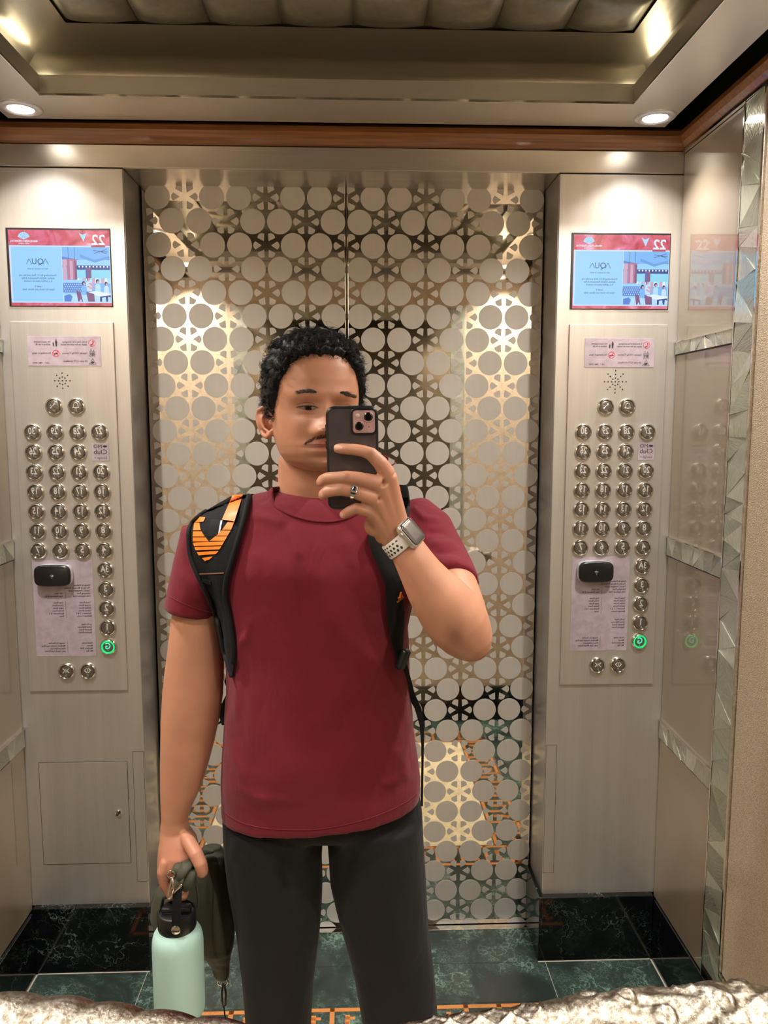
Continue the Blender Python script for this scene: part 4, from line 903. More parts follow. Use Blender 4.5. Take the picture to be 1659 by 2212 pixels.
# ---- T-shirt
S = MB()
SR = [(1058, 590, 800, 1.385), (1066, 560, 830, 1.383), (1080, 510, 868, 1.382), (1098, 462, 905, 1.38), (1125, 432, 938, 1.378), (1160, 425, 950, 1.375), (1220, 440, 935, 1.37), (1290, 468, 895, 1.365), (1350, 480, 880, 1.36), (1420, 488, 884, 1.358), (1500, 490, 888, 1.357), (1560, 487, 893, 1.356), (1620, 481, 901, 1.355), (1670, 479, 906, 1.355), (1702, 478.5, 906.5, 1.355)]
rows(S, SR, [.045, .062, .078, .088, .098, .106, .114, .114, .111, .110, .110, .111, .112, .112, .112], e=2.35, n=48)
def hemring(dz, py_l, py_r, sc=1.0):
    a, b = at(479, py_l, 1.355), at(905, py_r, 1.355); c = (a+b)/2; u = (b-a)/2
    return [c+sc*(u*math.copysign(abs(math.cos(q))**.87, math.cos(q))+np.array([0, .112, 0])*math.copysign(abs(math.sin(q))**.87, math.sin(q))) for q in [2*PI*k/48 for k in range(48)]]
S.loft([hemring(0, 1690, 1675), hemring(0, 1725, 1697), hemring(0, 1760, 1721)])
rows(S, [(1105, 432, 520, 1.382), (1140, 408, 520, 1.38), (1185, 394, 510, 1.378), (1235, 381, 500, 1.376), (1280, 369, 488, 1.374)], [.05, .062, .064, .064, .063], e=2.1, n=48)
sl = [(at(456, 1150, 1.38), .052, .06), (at(437, 1215, 1.378), .050, .062), (at(424, 1275, 1.375), .048, .061), (at(414, 1325, 1.372), .0485, .060)]
sections(S, sl, 30)
sr = [(at(880, 1135, 1.385), .060, .062), (at(915, 1160, 1.36), .060, .062), (at(940, 1212, 1.318), .0575, .060), (at(958, 1248, 1.285), .0555, .058), (at(971, 1276, 1.256), .054, .056)]
sections(S, sr, 30)
shirt = remesh('t_shirt', S, 0.0038, 18, M['shirt'])
V = getv(shirt); P = project(V); N_ = getn(shirt)
front = np.clip(-N_[:, 1]*1.4, 0, 1)
disp = np.zeros(len(V))
def ridge(p0, p1, w, amp, soft=0.25):                 # a fold along a line of the photograph, fading at its ends
    p0, p1 = np.array(p0, float), np.array(p1, float); d = p1-p0; L = np.linalg.norm(d); d /= L; q = P-p0; t = (q@d)/L; s = q@np.array([-d[1], d[0]])
    disp[:] += amp*np.exp(-(s/w)**2/2)*np.clip(t/soft, 0, 1)*np.clip((1-t)/soft, 0, 1)
for x, y, sx, sy, a in ((590, 1230, 70, 60, .010), (760, 1235, 70, 60, .009), (690, 1640, 130, 90, .006), (690, 1180, 40, 60, -.003)): disp += a*np.exp(-((P[:, 0]-x)/sx)**2/2-((P[:, 1]-y)/sy)**2/2)
for r in (((535, 1112), (628, 1134), 7, .004), ((622, 1128), (650, 1215), 8, .003), ((560, 1180), (545, 1260), 12, .002), ((541, 1330), (530, 1400), 7, .004), ((525, 1360), (512, 1440), 6, .003), ((515, 1450), (512, 1560), 7, .003),
          ((545, 1450), (552, 1640), 14, .002), ((640, 1180), (632, 1330), 16, .002), ((745, 1150), (770, 1240), 10, .003), ((790, 1220), (806, 1320), 9, .003), ((806, 1320), (828, 1440), 9, .003),
          ((495, 1600), (535, 1700), 8, .003), ((500, 1690), (600, 1745), 9, .002), ((540, 1720), (650, 1730), 7, .0016), ((845, 1600), (880, 1690), 9, .003), ((820, 1700), (895, 1665), 8, .002), ((850, 1450), (884, 1560), 8, .003), ((720, 1560), (700, 1650), 20, -.002), ((790, 1480), (730, 1600), 18, -.002),
          ((888, 1092), (918, 1122), 5, .004), ((905, 1120), (955, 1122), 5, .004), ((915, 1150), (975, 1150), 5, -.004), ((922, 1175), (990, 1172), 6, .004), ((930, 1195), (1000, 1192), 5, -.004), ((940, 1215), (1005, 1208), 6, .004), ((385, 1230), (440, 1290), 9, .003), ((400, 1180), (420, 1260), 8, -.002)): ridge(*r)
disp *= front
V2 = V+N_*disp[:, None]+0.0012*np.sin(V[:, [2]]*37+V[:, [0]]*23)*np.sin(V[:, [0]]*41-V[:, [2]]*13)*N_
setv(shirt, V2)
t_shirt = link('t_shirt', shirt, man); t_shirt['label'] = 'plain maroon cotton T-shirt'
TS = bvh(shirt)
def onshirt(x, y, lift=0.0, dflt=1.30):
    p = hit(TS, x, y, dflt); d = p-CAM; return p-lift*d/np.linalg.norm(d)
# ribbed collar, sleeve and hem bands with their stitched edge
ci = [(596, 1041), (589, 1049), (598, 1066), (622, 1085), (655, 1102), (687, 1109), (722, 1108), (755, 1098), (782, 1080), (797, 1060)]
co = [(572, 1050), (574, 1070), (590, 1092), (622, 1111), (655, 1122), (687, 1127.5), (724, 1127), (762, 1116), (796, 1094), (815, 1068)]
def strip(pairs, lift, m=4, thick=0.003, tree=None, dflt=1.3, bulge=0.0):
    rings = []
    for a, b in pairs:
        f = []
        for k in range(m+1):
            t = k/m; x, y = a[0]+(b[0]-a[0])*t, a[1]+(b[1]-a[1])*t
            p = hit(tree or TS, x, y, dflt); d = (p-CAM)/np.linalg.norm(p-CAM)
            f.append(p-d*(lift+bulge*4*t*(1-t)))
        bk = [p+(p-CAM)/np.linalg.norm(p-CAM)*thick for p in f[::-1]]
        rings.append(f+bk)
    return rings
def dense(pts, n=6):
    pts = np.array(pts, float); out = []
    for i in range(len(pts)-1):
        p0, p1, p2, p3 = pts[max(i-1, 0)], pts[i], pts[i+1], pts[min(i+2, len(pts)-1)]
        for k in range(n):
            t = k/n; out.append(0.5*((2*p1)+(-p0+p2)*t+(2*p0-5*p1+4*p2-p3)*t*t+(-p0+3*p1-3*p2+p3)*t**3))
    out.append(pts[-1]); return np.array(out)
neck = []
def colsec(pa, pb, out):
    md = (pa+pb)/2+out*.0025; return [pa, md, pb, pb-out*.005, md-out*.006, pa-out*.005]
CI, CO = dense(ci[1:-1], 4), dense(co[1:-1], 4)
for a, b in zip(CI, CO):
    pb = onshirt(b[0], b[1], .0030, 1.33); nb = hit(THEAD, a[0], a[1], 1.34); pa = nb-(nb-CAM)/np.linalg.norm(nb-CAM)*.003
    ln = np.linalg.norm(pa-pb)
    if ln > .019: pa = pb+(pa-pb)*(.019/ln)
    neck.append(colsec(pa, pb, np.array([0, -1.0, .4])))
A0, A1 = neck[0], neck[-1]; nc = at(690, 1045, 1.392)      # carried round behind the neck
ea, eb = A0[0]-nc, A1[0]-nc
for k in range(1, 16):
    t = k/16; q = PI*t; pa = A1[0]*(1-t)+A0[0]*t+np.array([0, .088*math.sin(q), .010*math.sin(q)]); pb = A1[2]*(1-t)+A0[2]*t+np.array([0, .100*math.sin(q), .004*math.sin(q)])
    pa = pa+0; neck.append(colsec(pa, pb, np.array([math.cos(q), math.sin(q)-.5*abs(math.cos(q)), .4])))
neck.append(neck[0])
part('collar', MB().loft(neck, cap=False), M['shirt'], t_shirt, True)
def bandtube(ptsA, r, name): part(name, MB().tube(ptsA, r, 6), M['shirt'], t_shirt, True)
hemline = [onshirt(x, y, .0004, 1.25) for x, y in dense([(483, 1752), (500, 1766), (530, 1780), (580, 1790), (640, 1793), (700, 1790), (770, 1776), (830, 1756), (880, 1731), (901, 1713)], 6)]
bandtube(hemline, .0008, 'hem_stitching')
bandtube([onshirt(x, y, .0004, 1.31) for x, y in dense([(366, 1288), (385, 1299), (410, 1310), (440, 1320), (470, 1326)], 5)], .0008, 'sleeve_stitching')

# ---- trousers
T = MB()
rows(T, [(1640, 500, 885, 1.37), (1690, 490, 900, 1.372), (1735, 482, 910, 1.375), (1755, 483, 912, 1.377), (1772, 486, 913, 1.378)], [.095, .10, .104, .102, .092], e=2.3, n=44)
LL = [(1752, 482, 706, 1.377), (1800, 484, 698, 1.378), (1850, 488, 695, 1.38), (1900, 494, 697, 1.38), (1960, 505, 695, 1.381), (2010, 513, 691, 1.382), (2060, 519, 684, 1.383), (2120, 526, 677, 1.384), (2212, 533, 672, 1.386)]
LRt = [(1752, 699, 912, 1.377), (1800, 706, 914, 1.378), (1850, 710, 917, 1.38), (1900, 713, 920, 1.38), (1960, 727, 923, 1.381), (2010, 741, 926, 1.382), (2060, 755, 933, 1.383), (2120, 768, 940, 1.384), (2212, 784, 947, 1.386)]
def leg(rw, fx):
    rings = []
    for (py, l, r, Y), d in zip(rw, [.100, .103, .102, .099, .095, .091, .087, .084, .080]):
        a, b = at(l, py, Y), at(r, py, Y); u = (b-a)/2; hw = np.linalg.norm(u); rings.append(ring((a+b)/2, u/hw, np.array([0, 1.0, 0]), hw, d, 32, 2.25))
    zl = rings[-1][0][2]; c = (np.mean(rings[-1], axis=0))
    for t, hw, d in ((.35, .068, .078), (.65, .064, .075), (.88, .062, .074), (1.0, .063, .076)):
        rings.append(ring(np.array([c[0]+(fx-c[0])*t, 1.386, zl+(0.055-zl)*t]), np.array([1.0, 0, 0]), np.array([0, 1.0, 0]), hw, d, 32, 2.2))
    T.loft(rings)
leg(LL, -0.168); leg(LRt, 0.108)
tro = remesh('trousers', T, 0.005, 8, M['trousers'])
V = getv(tro); P = project(V); N_ = getn(tro); disp = np.zeros(len(V))
for r in (((618, 1810), (622, 1960), 9, -.006), ((650, 1815), (668, 1930), 10, .004), ((560, 1805), (600, 1900), 14, .003), ((510, 1800), (495, 1870), 9, .003), ((760, 1815), (742, 1900), 10, -.003), ((820, 1800), (800, 1960), 16, .003), ((590, 2000), (600, 2200), 18, .004), ((560, 1950), (575, 2120), 14, -.003), ((850, 1980), (870, 2180), 18, .004), ((690, 1830), (640, 1870), 7, -.003), ((720, 1830), (775, 1872), 7, -.003)): ridge(*r)
setv(tro, V+N_*(disp*np.clip(-N_[:, 1]*1.4, 0, 1))[:, None])
link('trousers', tro, man)['label'] = 'plain charcoal trousers'
for fx in (-0.168, 0.108):
    m = MB(); pr = [(.0, .030, .0), (.012, .043, .0), (.05, .050, 0), (.10, .047, 0)]
    def sole(z, s): return [(fx+s*.047*math.sin(q)*(1-.22*(math.cos(q) > 0)*math.cos(q)**2), 1.345-s*.135*math.cos(q), z) for q in [2*PI*k/28 for k in range(28)]]
    m.loft([sole(.001, .97), sole(.004, 1.0), sole(.024, 1.0), sole(.026, .97)]); sh = part('shoe', m, M['shoe'], man, 40)
    m = MB(); R2 = []
    for z, s, y0 in ((.024, .95, 0), (.045, .93, .002), (.065, .82, .016), (.080, .62, .034), (.095, .50, .042), (.105, .47, .042)): R2.append([(fx+s*.046*math.sin(q), 1.345+y0*(1)-s*.130*math.cos(q)*(1 if math.cos(q) < 0 or z < .05 else .85), z) for q in [2*PI*k/28 for k in range(28)]])
    o = link('shoe_upper', m.loft(R2).mesh('shoe_upper', M['shoe'], True), sh); o.matrix_parent_inverse = Matrix.Identity(4)

# ---- hair: close cap plus curls
def hairline(a):
    d = abs(math.degrees(a)); return np.interp(d, [0, 18, 32, 44, 54, 62, 70, 78, 92, 102, 130, 180], [.081, .081, .077, .064, .048, .028, .004, -.018, -.020, -.008, -.045, -.055])
H = MB(); rings = []
def hl(a): return hairline(a)+.0022*math.sin(23*a)+.0016*math.sin(47*a+1)
for k in range(34):
    row = []
    for j in range(160):
        a = -PI+2*PI*j/160; z0 = hl(a); z = z0+(.1213-z0)*(k/33)**0.85; top = max(0, min(1, (z-.045)/.05)); sd = max(0, math.sin(abs(a)))
        off = min(1, k/4)*(.0030+.0075*top+.0085*sd*(1-top)*min(1, max(0, (z+.02)/.04)))*(1+.32*math.sin(11*a+z*160)*math.sin(z*230-a*7))-.0016
        row.append(headpt(a, z, off))
    rings.append(row)
H.loft(rings, cap=False)
H.add([tuple(HC+UZ*.131)]+[tuple(p) for p in rings[-1]], [(0, 1+j, 1+(j+1) % 160) for j in range(160)])
rnd = random.Random(3)
def strand(root, d0, length, curl, rad, n=9, turns=None, ph=None, tt=None):
    d = d0/np.linalg.norm(d0); t = np.cross(d, tt if tt is not None else np.array([rnd.gauss(0, 1), rnd.gauss(0, 1), rnd.gauss(0, 1)])); t /= np.linalg.norm(t); s = np.cross(d, t)
    ph = rnd.uniform(0, 6.28) if ph is None else ph; turns = turns or rnd.uniform(0.8, 1.6); pts = []
    for i in range(n):
        u = i/(n-1); q = ph+turns*2*PI*u; r = curl*min(1, u*2.2)
        pts.append(root+d*length*u+r*((math.cos(q)-math.cos(ph))*t+(math.sin(q)-math.sin(ph))*s)-UZ*(0.25*length*u*u))
    H.tube(pts, [rad*(1-.75*i/(n-1)) for i in range(n)], 3, cap=False)
cnt = 0
while cnt < 820:                                       # locks: a few hairs curling together
    a = rnd.uniform(-2.6, 2.6); z = rnd.uniform(-.02, .1212)
    if z < hairline(a)+.002: continue
    cnt += 1; top = max(0, min(1, (z-.03)/.05)); n = RX*math.sin(a)+F*math.cos(a)+UZ*(max(0, z-.02)/.06); n = n/np.linalg.norm(n); side = RX*math.cos(a)-F*math.sin(a)
    d = n*(.5+.45*top)+side*rnd.gauss(0, .6)+UZ*rnd.gauss(-.15*(1-top)+.1, .35); ln = (.008+.006*rnd.random())*(1-top)+top*rnd.uniform(.013, .022); cu = (.0015+.001*rnd.random())*(1-top)+top*rnd.uniform(.0035, .0065)
    tt = np.array([rnd.gauss(0, 1), rnd.gauss(0, 1), rnd.gauss(0, 1)]); ph = rnd.uniform(0, 6.28); tu = rnd.uniform(.7, 1.4); c = headpt(a, z, .002+.0055*max(0, math.sin(abs(a)))*(1-top)*min(1, max(0, (z-hairline(a))/.02)))
    for _ in range(6):
        strand(c+np.array([rnd.gauss(0, .0012), rnd.gauss(0, .0012), rnd.gauss(0, .0012)]), d+np.array([rnd.gauss(0, .08), rnd.gauss(0, .08), rnd.gauss(0, .08)]), ln*rnd.uniform(.85, 1.15), cu*rnd.uniform(.85, 1.15), .00034+.00020*top, 10, tu, ph+rnd.gauss(0, .15), tt)
cnt = 0
while cnt < 1500:                                      # short hairs, thinning out at the temples and the hairline
    a = rnd.uniform(-PI, PI); h0 = hairline(a); z = h0+abs(rnd.gauss(0, .014))-.0035
    if z > .12 or (abs(a) > 2.2 and rnd.random() < .6): continue
    cnt += 1; n = RX*math.sin(a)+F*math.cos(a); top = max(0, min(1, (z-.05)/.04))
    strand(headpt(a, z, .0003), n*.5+UZ*rnd.uniform(-.5, .8)*(1 if top > .3 else .8)+(RX*math.cos(a)-F*math.sin(a))*rnd.gauss(0, .5), rnd.uniform(.004, .008), .0008, .00022, 5)
cnt = 0
while cnt < 40:                                        # flyaway hairs on the crown
    a = rnd.uniform(-1.9, 1.9); z = rnd.uniform(.09, .1212); cnt += 1; n = RX*math.sin(a)+F*math.cos(a)*.4+UZ*1.2
    strand(headpt(a, z, .006), n+np.array([rnd.gauss(0, .4), 0, 0]), rnd.uniform(.018, .030), rnd.uniform(.005, .009), .00022, 14)
hair = link('hair', H.mesh('hair', M['hair'], True), man); hair['label'] = 'short curly black hair, faded at the temples'

# ---- brows, moustache, eye details
def onbody(x, y, lift=0.0): p = hit(THEAD, x, y, 1.24); d = p-CAM; return p-lift*d/np.linalg.norm(d)
def hairs(name, line, n, thick, length, ang, rad, dens=None):
    m = MB(); L = dense(line, 8)
    for i in range(n):
        u = rnd.random(); c = L[int(u*(len(L)-1))]; th = thick*(0.35+0.65*math.sin(PI*min(1, max(0, u*.9+.05))))
        x, y = c[0]+rnd.gauss(0, 1), c[1]+rnd.uniform(-.5, .5)*th; a = math.radians(ang+rnd.gauss(0, 16)); l = length*rnd.uniform(.6, 1.2)
        q = [onbody(x+l*s*math.cos(a), y+l*s*math.sin(a), .0002+.0007*math.sin(PI*s*.8)) for s in (0, .5, 1)]
        m.tube(q, [rad, rad*.85, rad*.3], 3, cap=False)
    return part(name, m, M['brow'], man)
hairs('eyebrow', [(644, 848), (654, 846), (666, 845), (676, 845), (685, 848)], 330, 8.0, 7, 190, .00019)
hairs('eyebrow', [(735, 848), (744, 850), (754, 853), (766, 858)], 280, 8.0, 7, 0, .00019)
hairs('moustache', [(660, 957), (667, 952), (676, 947.5), (688, 943.5), (700, 941), (716, 941), (735, 946), (746, 955)], 320, 7.5, 5, 120, .00016)
def flat(pts, lift, mat, name, parent):
    P3 = [onbody(x, y, lift) for x, y in pts]; c = onbody(np.mean([p[0] for p in pts]), np.mean([p[1] for p in pts]), lift+.0006)
    n = len(pts); m = MB().add(P3+[c], [(k, (k+1) % n, n) for k in range(n)]); return part(name, m, mat, parent, True)
M['crease'] = plain('skin_crease', srgb(122, 78, 58), 0.6)
M['sclera'] = plain('eye_white_in_shade', srgb(128, 106, 96), 0.25); M['iris'] = plain('dark_brown_iris', (0.012, 0.006, 0.004, 1), 0.08)
up = [(643, 879.3), (650, 877.8), (660, 876.8), (670, 876.8), (680, 878), (686, 880.6)]; dn = [(681, 883.5), (673, 885), (662, 885.5), (652, 882.5)]
eye = flat(up+dn, .0006, M['sclera'], 'eye', man)
ir = [(666+8*math.cos(q), max(876.8, 880+8*math.sin(q))) for q in [2*PI*k/18 for k in range(18)]]; ir = [(x, min(y, 885.0)) for x, y in ir]
flat(ir, .0011, M['iris'], 'iris', eye)
eye2 = flat([(720, 881.5), (727, 879.2), (736, 878.2), (746, 878.2), (755, 879.4), (761, 881)]+[(755, 884), (745, 886), (733, 886), (725, 884.3)], .0006, M['sclera'], 'eye', man)
flat([(737+7.5*math.cos(q), min(886, max(878.3, 881+8*math.sin(q)))) for q in [2*PI*k/18 for k in range(18)]], .0011, M['iris'], 'iris', eye2)
part('upper_lashes', MB().tube([onbody(x, y, .0012) for x, y in dense([(719, 882), (727, 879), (736, 877.9), (746, 877.9), (756, 879.2), (763, 881)], 4)], .0007, 6), M['brow'], man)
part('upper_lashes', MB().tube([onbody(x, y, .0012) for x, y in dense([(640, 879.3), (650, 877.4), (660, 876.4), (670, 876.4), (680, 877.4), (687, 881)], 4)], .0007, 6), M['brow'], man)
part('lower_lashes', MB().tube([onbody(x, y, .0005) for x, y in dense([(648, 881.5), (656, 884.6), (664, 886.0), (674, 885.4), (682, 883)], 4)], .00028, 5), M['crease'], man)
part('eyelid_crease', MB().tube([onbody(x, y, .0001) for x, y in dense([(640, 874), (651, 870.2), (666, 869.6), (680, 872.5)], 4)], .0004, 5), M['crease'], man)
part('eyelid_crease', MB().tube([onbody(x, y, .0001) for x, y in dense([(722, 876), (734, 872), (748, 873), (760, 877)], 4)], .0004, 5), M['crease'], man)
part('mouth_line', MB().tube([onbody(x, y, .0000) for x, y in dense([(663, 961), (668, 960), (680, 959.6), (695, 960.2), (706, 960.6), (725, 960), (742, 961)], 4)], [.0005]+[.0007]*23+[.0005], 5), M['crease'], man)
nn = [(690+k, 0) for k in range(0)]
flat([(693, 927), (698, 924.6), (704, 925), (706, 927.5), (700, 929)], .0002, M['crease'], 'nostril', man)

# finger nails
M['nail'] = plain('finger_nail', srgb(222, 168, 148), 0.28)
def nail(pts):
    P3 = []
    for x, y in pts:
        p = hit(TB, x, y)
        if p is None or p[1] > 1.2: return
        P3.append(p-(p-CAM)/np.linalg.norm(p-CAM)*.0003)
    c = np.mean(P3, axis=0)-(np.mean(P3, axis=0)-CAM)/np.linalg.norm(np.mean(P3, axis=0)-CAM)*.0012; n = len(P3)
    part('finger_nail', MB().add(P3+[c], [(k, (k+1) % n, n) for k in range(n)]), M['nail'], man, True)
nail([(722.5, 966.5), (725, 963.6), (732, 962.8), (739, 964), (739, 968.5), (731, 970.5), (724, 970.5)])
nail([(688.5, 1038), (690.5, 1037), (692.5, 1042), (691.5, 1048), (689, 1046)])
nail([(692.5, 1065), (694.5, 1063.5), (697, 1068), (696, 1074), (693.5, 1072)])
nail([(736.2, 1111), (738.2, 1109.5), (740.5, 1113), (739.5, 1117), (737.3, 1116)])
# ------------------------------------------------------------------ things he holds and wears
def frame3(O, X, U):
    X = np.array(X, float); X /= np.linalg.norm(X); U = np.array(U, float); U = U-X*(U@X); U /= np.linalg.norm(U); N = np.cross(X, U)*1.0
    return lambda x, u, n: np.array(O)+X*x+U*u+N*n
def rrect(w, h, r, n=8):
    out = []
    for cx0, cy0, a0 in ((w-r, h-r, 0), (-w+r, h-r, 90), (-w+r, -h+r, 180), (w-r, -h+r, 270)):
        for k in range(n+1): q = math.radians(a0+90*k/n); out.append((cx0+r*math.cos(q), cy0+r*math.sin(q)))
    return out
def slab(mb, L, cx0, cy0, w, h, r, layers):           # layers: (inset, n)
    mb.loft([[L(cx0+p[0], cy0+p[1], nn) for p in rrect(w-i, h-i, max(r-i, 1e-4))] for i, nn in layers]); return mb
def prt(name, mb, mat, parent, smooth=False, label=None):
    return part(name, mb, mat, parent, smooth, label)
# phone
tl = math.radians(6.6)
O = at(762, 991, 1.134); NP = np.array([0.02, -math.cos(tl), -math.sin(tl)]); UPH = np.array([0.0, -math.sin(tl), math.cos(tl)])
UPH = UPH-np.array([0.012, 0, 0]); XPH = np.cross(UPH, NP); XPH /= np.linalg.norm(XPH)
LP = lambda x, u, n: O+XPH*x+UPH*u+NP*n
KP = 1.134/FPX
M['case_back'] = plain('smoky_case_back', srgb(74, 66, 67), 0.34, 0.0, coat=0.25)
M['pink'] = plain('pink_camera_plate', srgb(206, 166, 164), 0.18, 0.2, coat=0.6)
M['lens'] = NT('lens_glass').set(color=(0.004, 0.004, 0.006, 1), rough=0.04, coat=1.0)
ph = thing('phone', 'smartphone in a smoky black case, held up in front of the face', 'phone', tuple(O))
w2, h2 = 0.0378, 0.0760
prt('case', slab(MB(), LP, 0, 0, w2, h2, .0125, [(.0018, -.0108), (.0004, -.0100), (0, -.0085), (0, -.0015), (.0006, -.0002), (.0028, .0006), (.0036, .0)]), M['blackplastic'], ph, 50)
prt('case_back', slab(MB(), LP, 0, 0, w2-.0036, h2-.0036, .0095, [(0, -.001), (0, .0002)]), M['case_back'], ph)
prt('screen', slab(MB(), LP, 0, 0, w2-.003, h2-.003, .010, [(0, -.0104), (0, -.0112)]), M['lens'], ph)
cp = lambda px, py: ((px-762)*KP, -(py-991)*KP)
cu = cp(787, 911)
rb = prt('camera_surround', slab(MB(), LP, cu[0], cu[1], .0195, .0197, .0085, [(0, -.001), (0, .0012), (.0012, .0022), (.0030, .0020), (.0034, .0004)]), M['blackplastic'], ph, 50)
prt('camera_plate', slab(MB(), LP, cu[0], cu[1], .0164, .0166, .0058, [(0, .0), (.0003, .0010), (.0010, .0012)]), M['pink'], ph, 40)
def pdisc(mb, c, prof, n=28): mb.loft([[LP(c[0]+r*math.cos(2*PI*k/n), c[1]+r*math.sin(2*PI*k/n), h) for k in range(n)] for r, h in prof])
for q in ((796.5, 900.6), (776.8, 920.5)):
    m = MB(); pdisc(m, cp(*q), [(.0077, .001), (.0077, .0030), (.0070, .0034), (.0067, .0032)]); ln = prt('lens_ring', m, M['pink'], ph, 40)
    m = MB(); pdisc(m, cp(*q), [(.0067, .0020), (.0066, .0033), (.0040, .0035), (.0003, .0036)]); l2 = link('lens', m.mesh('lens', M['lens'], True), ln)
m = MB(); pdisc(m, cp(774.2, 898.2), [(.0031, .001), (.0030, .0016), (.0003, .0017)]); prt('flash', m, plain('flash_diffuser', srgb(226, 206, 180), 0.2), ph, True)
m = MB(); pdisc(m, cp(797.8, 922.3), [(.0009, .0011), (.0008, .00135), (.0001, .0014)], 12); prt('microphone', m, M['ink'], ph)
for u, hh in ((.036, .006), (.020, .006), (.047, .003)): prt('side_button', slab(MB(), LP, -w2-.0002, u, .0008, hh, .0006, [(0, -.007), (0, -.003)]), M['blackplastic'], ph)
# smartwatch on the wrist of the raised arm
def fore(t):                                          # forearm centre and radius along the axis
    T_ = [p[0] for p in PROF]; lo = np.interp(t, T_, [p[1] for p in PROF]); hi = np.interp(t, T_, [p[2] for p in PROF]); Y = np.interp(t, T_, [p[3] for p in PROF])
    c = W0+AX*t+PX*(lo+hi)/2; return at(c[0], c[1], Y), px2m((hi-lo)/2, Y)
c0, r0 = fore(6); c1, r1 = fore(46); dA = (c1-c0); dA /= np.linalg.norm(dA)
nW = np.array([0.70, -0.62, 0.36]); nW = nW-dA*(nW@dA); nW /= np.linalg.norm(nW); sW = np.cross(dA, nW)
wc = (c0+c1)/2; wr = (r0+r1)/2
LW = lambda x, u, n: wc+sW*x-dA*u+nW*n
wt = thing('smartwatch', 'white square smartwatch with a perforated white strap on the raised wrist', 'watch', tuple(wc))
M['white_rubber'] = plain('white_rubber', srgb(226, 220, 210), 0.5); M['case_silver'] = plain('starlight_aluminium', srgb(214, 204, 188), 0.25, 0.7)
M['watch_glass'] = plain('watch_glass', srgb(58, 54, 56), 0.12, 0.0, coat=1.0)
ra, rb2 = wr+.0028, wr*.80+.0045
def wring(t, grow=0.0, n=64):
    c, r = fore(t); wd = np.array([0, 1.0, 0]); wd -= dA*(wd@dA); wd /= np.linalg.norm(wd); u = np.cross(dA, wd)
    return [c+u*(r+.0012+grow)*math.cos(2*PI*k/n)+wd*(r*.80+.0014+grow)*math.sin(2*PI*k/n) for k in range(n)]
m = MB(); prof = [(13, 0), (12, .0012), (15, .0022), (41, .0022), (44, .0012), (43, 0)]
m.loft([wring(t, gq) for t, gq in prof], cap=False); prt('strap', m, M['white_rubber'], wt, 40)
hm_ = MB()
for k in range(64):
    for j, t in enumerate((20, 28, 36)):
        kk = k+(0.5 if j % 2 else 0); q = 2*PI*kk/26
        if k >= 26: break
        c, r = fore(t); wd = np.array([0, 1.0, 0]); wd -= dA*(wd@dA); wd /= np.linalg.norm(wd); u = np.cross(dA, wd)
        p = c+u*(r+.0037)*math.cos(q)+wd*(r*.80+.0039)*math.sin(q); nn_ = u*math.cos(q)+wd*math.sin(q)*1.2; nn_ /= np.linalg.norm(nn_)
        if nn_@nW > .62: continue
        e1 = dA; e2 = np.cross(nn_, e1); hm_.add([p+e1*.00225*math.cos(2*PI*i/10)+e2*.0019*math.sin(2*PI*i/10) for i in range(10)], [tuple(range(10))])
h_ = prt('strap_holes', hm_, M['ink'], wt); h_['kind'] = 'stuff'
nb = wr*.93
slab_l = [(.0020, nb-.0035), (.0004, nb-.0010), (0, nb+.002), (.0005, nb+.0052), (.0026, nb+.0070)]
prt('watch_case', slab(MB(), LW, 0, 0, .0185, .0215, .0085, slab_l), M['case_silver'], wt, 50)
prt('watch_screen', slab(MB(), LW, 0, 0, .0166, .0196, .0070, [(0, nb+.0060), (.0006, nb+.0078), (.0025, nb+.0085), (.008, nb+.0087)]), M['watch_glass'], wt, 60)
prt('crown', MB().tube([LW(.0185, .008, nb+.002), LW(.0205, .008, nb+.002)], .0032, 14), M['case_silver'], wt, 40)
# ring on the ring finger
rc = at(763, 1061.5, 1.1125); ax = at(786, 1069, 1.113)-at(738, 1057, 1.1125); ax /= np.linalg.norm(ax)
nR = np.array([0.05, -.92, .40]); nR -= ax*(nR@ax); nR /= np.linalg.norm(nR); sR = np.cross(ax, nR)
rg = thing('ring', 'silver ring with a square dark blue stone on the ring finger', 'ring', tuple(rc))
m = MB(); RR = []
for k in range(40):
    q = 2*PI*k/40; hw = .0022+.0022*max(0, math.cos(q))**1.5; rr_ = .0103; d = nR*math.cos(q)+sR*math.sin(q)
    RR.append([rc+d*rr_-ax*hw, rc+d*(rr_+.0011)-ax*hw*.9, rc+d*(rr_+.0014), rc+d*(rr_+.0011)+ax*hw*.9, rc+d*rr_+ax*hw])
RR.append(RR[0]); prt('band', m.loft(RR, cap=False), M['chrome'], rg, 40)
LR = lambda x, u, n: rc+ax*x+sR*u+nR*n
prt('setting', slab(MB(), LR, 0, 0, .0050, .0054, .0022, [(.0008, .0100), (0, .0118), (.0004, .0132), (.0016, .0134)]), M['chrome'], rg, 40)
prt('stone', slab(MB(), LR, 0, 0, .0029, .0033, .0012, [(0, .0128), (.0004, .0142), (.0014, .0148)]), NT('blue_stone').set(color=(0.006, 0.008, 0.05, 1), rough=0.06, coat=1.0), rg)
sp = MB()
for k in range(16):
    q = 2*PI*k/16; c = LR(.0040*math.cos(q), .0044*math.sin(q), .0136); ellipsoid(sp, c, (.0007, .0007, .0007), 6)
prt('small_stones', sp, M['chrome'], rg, True)

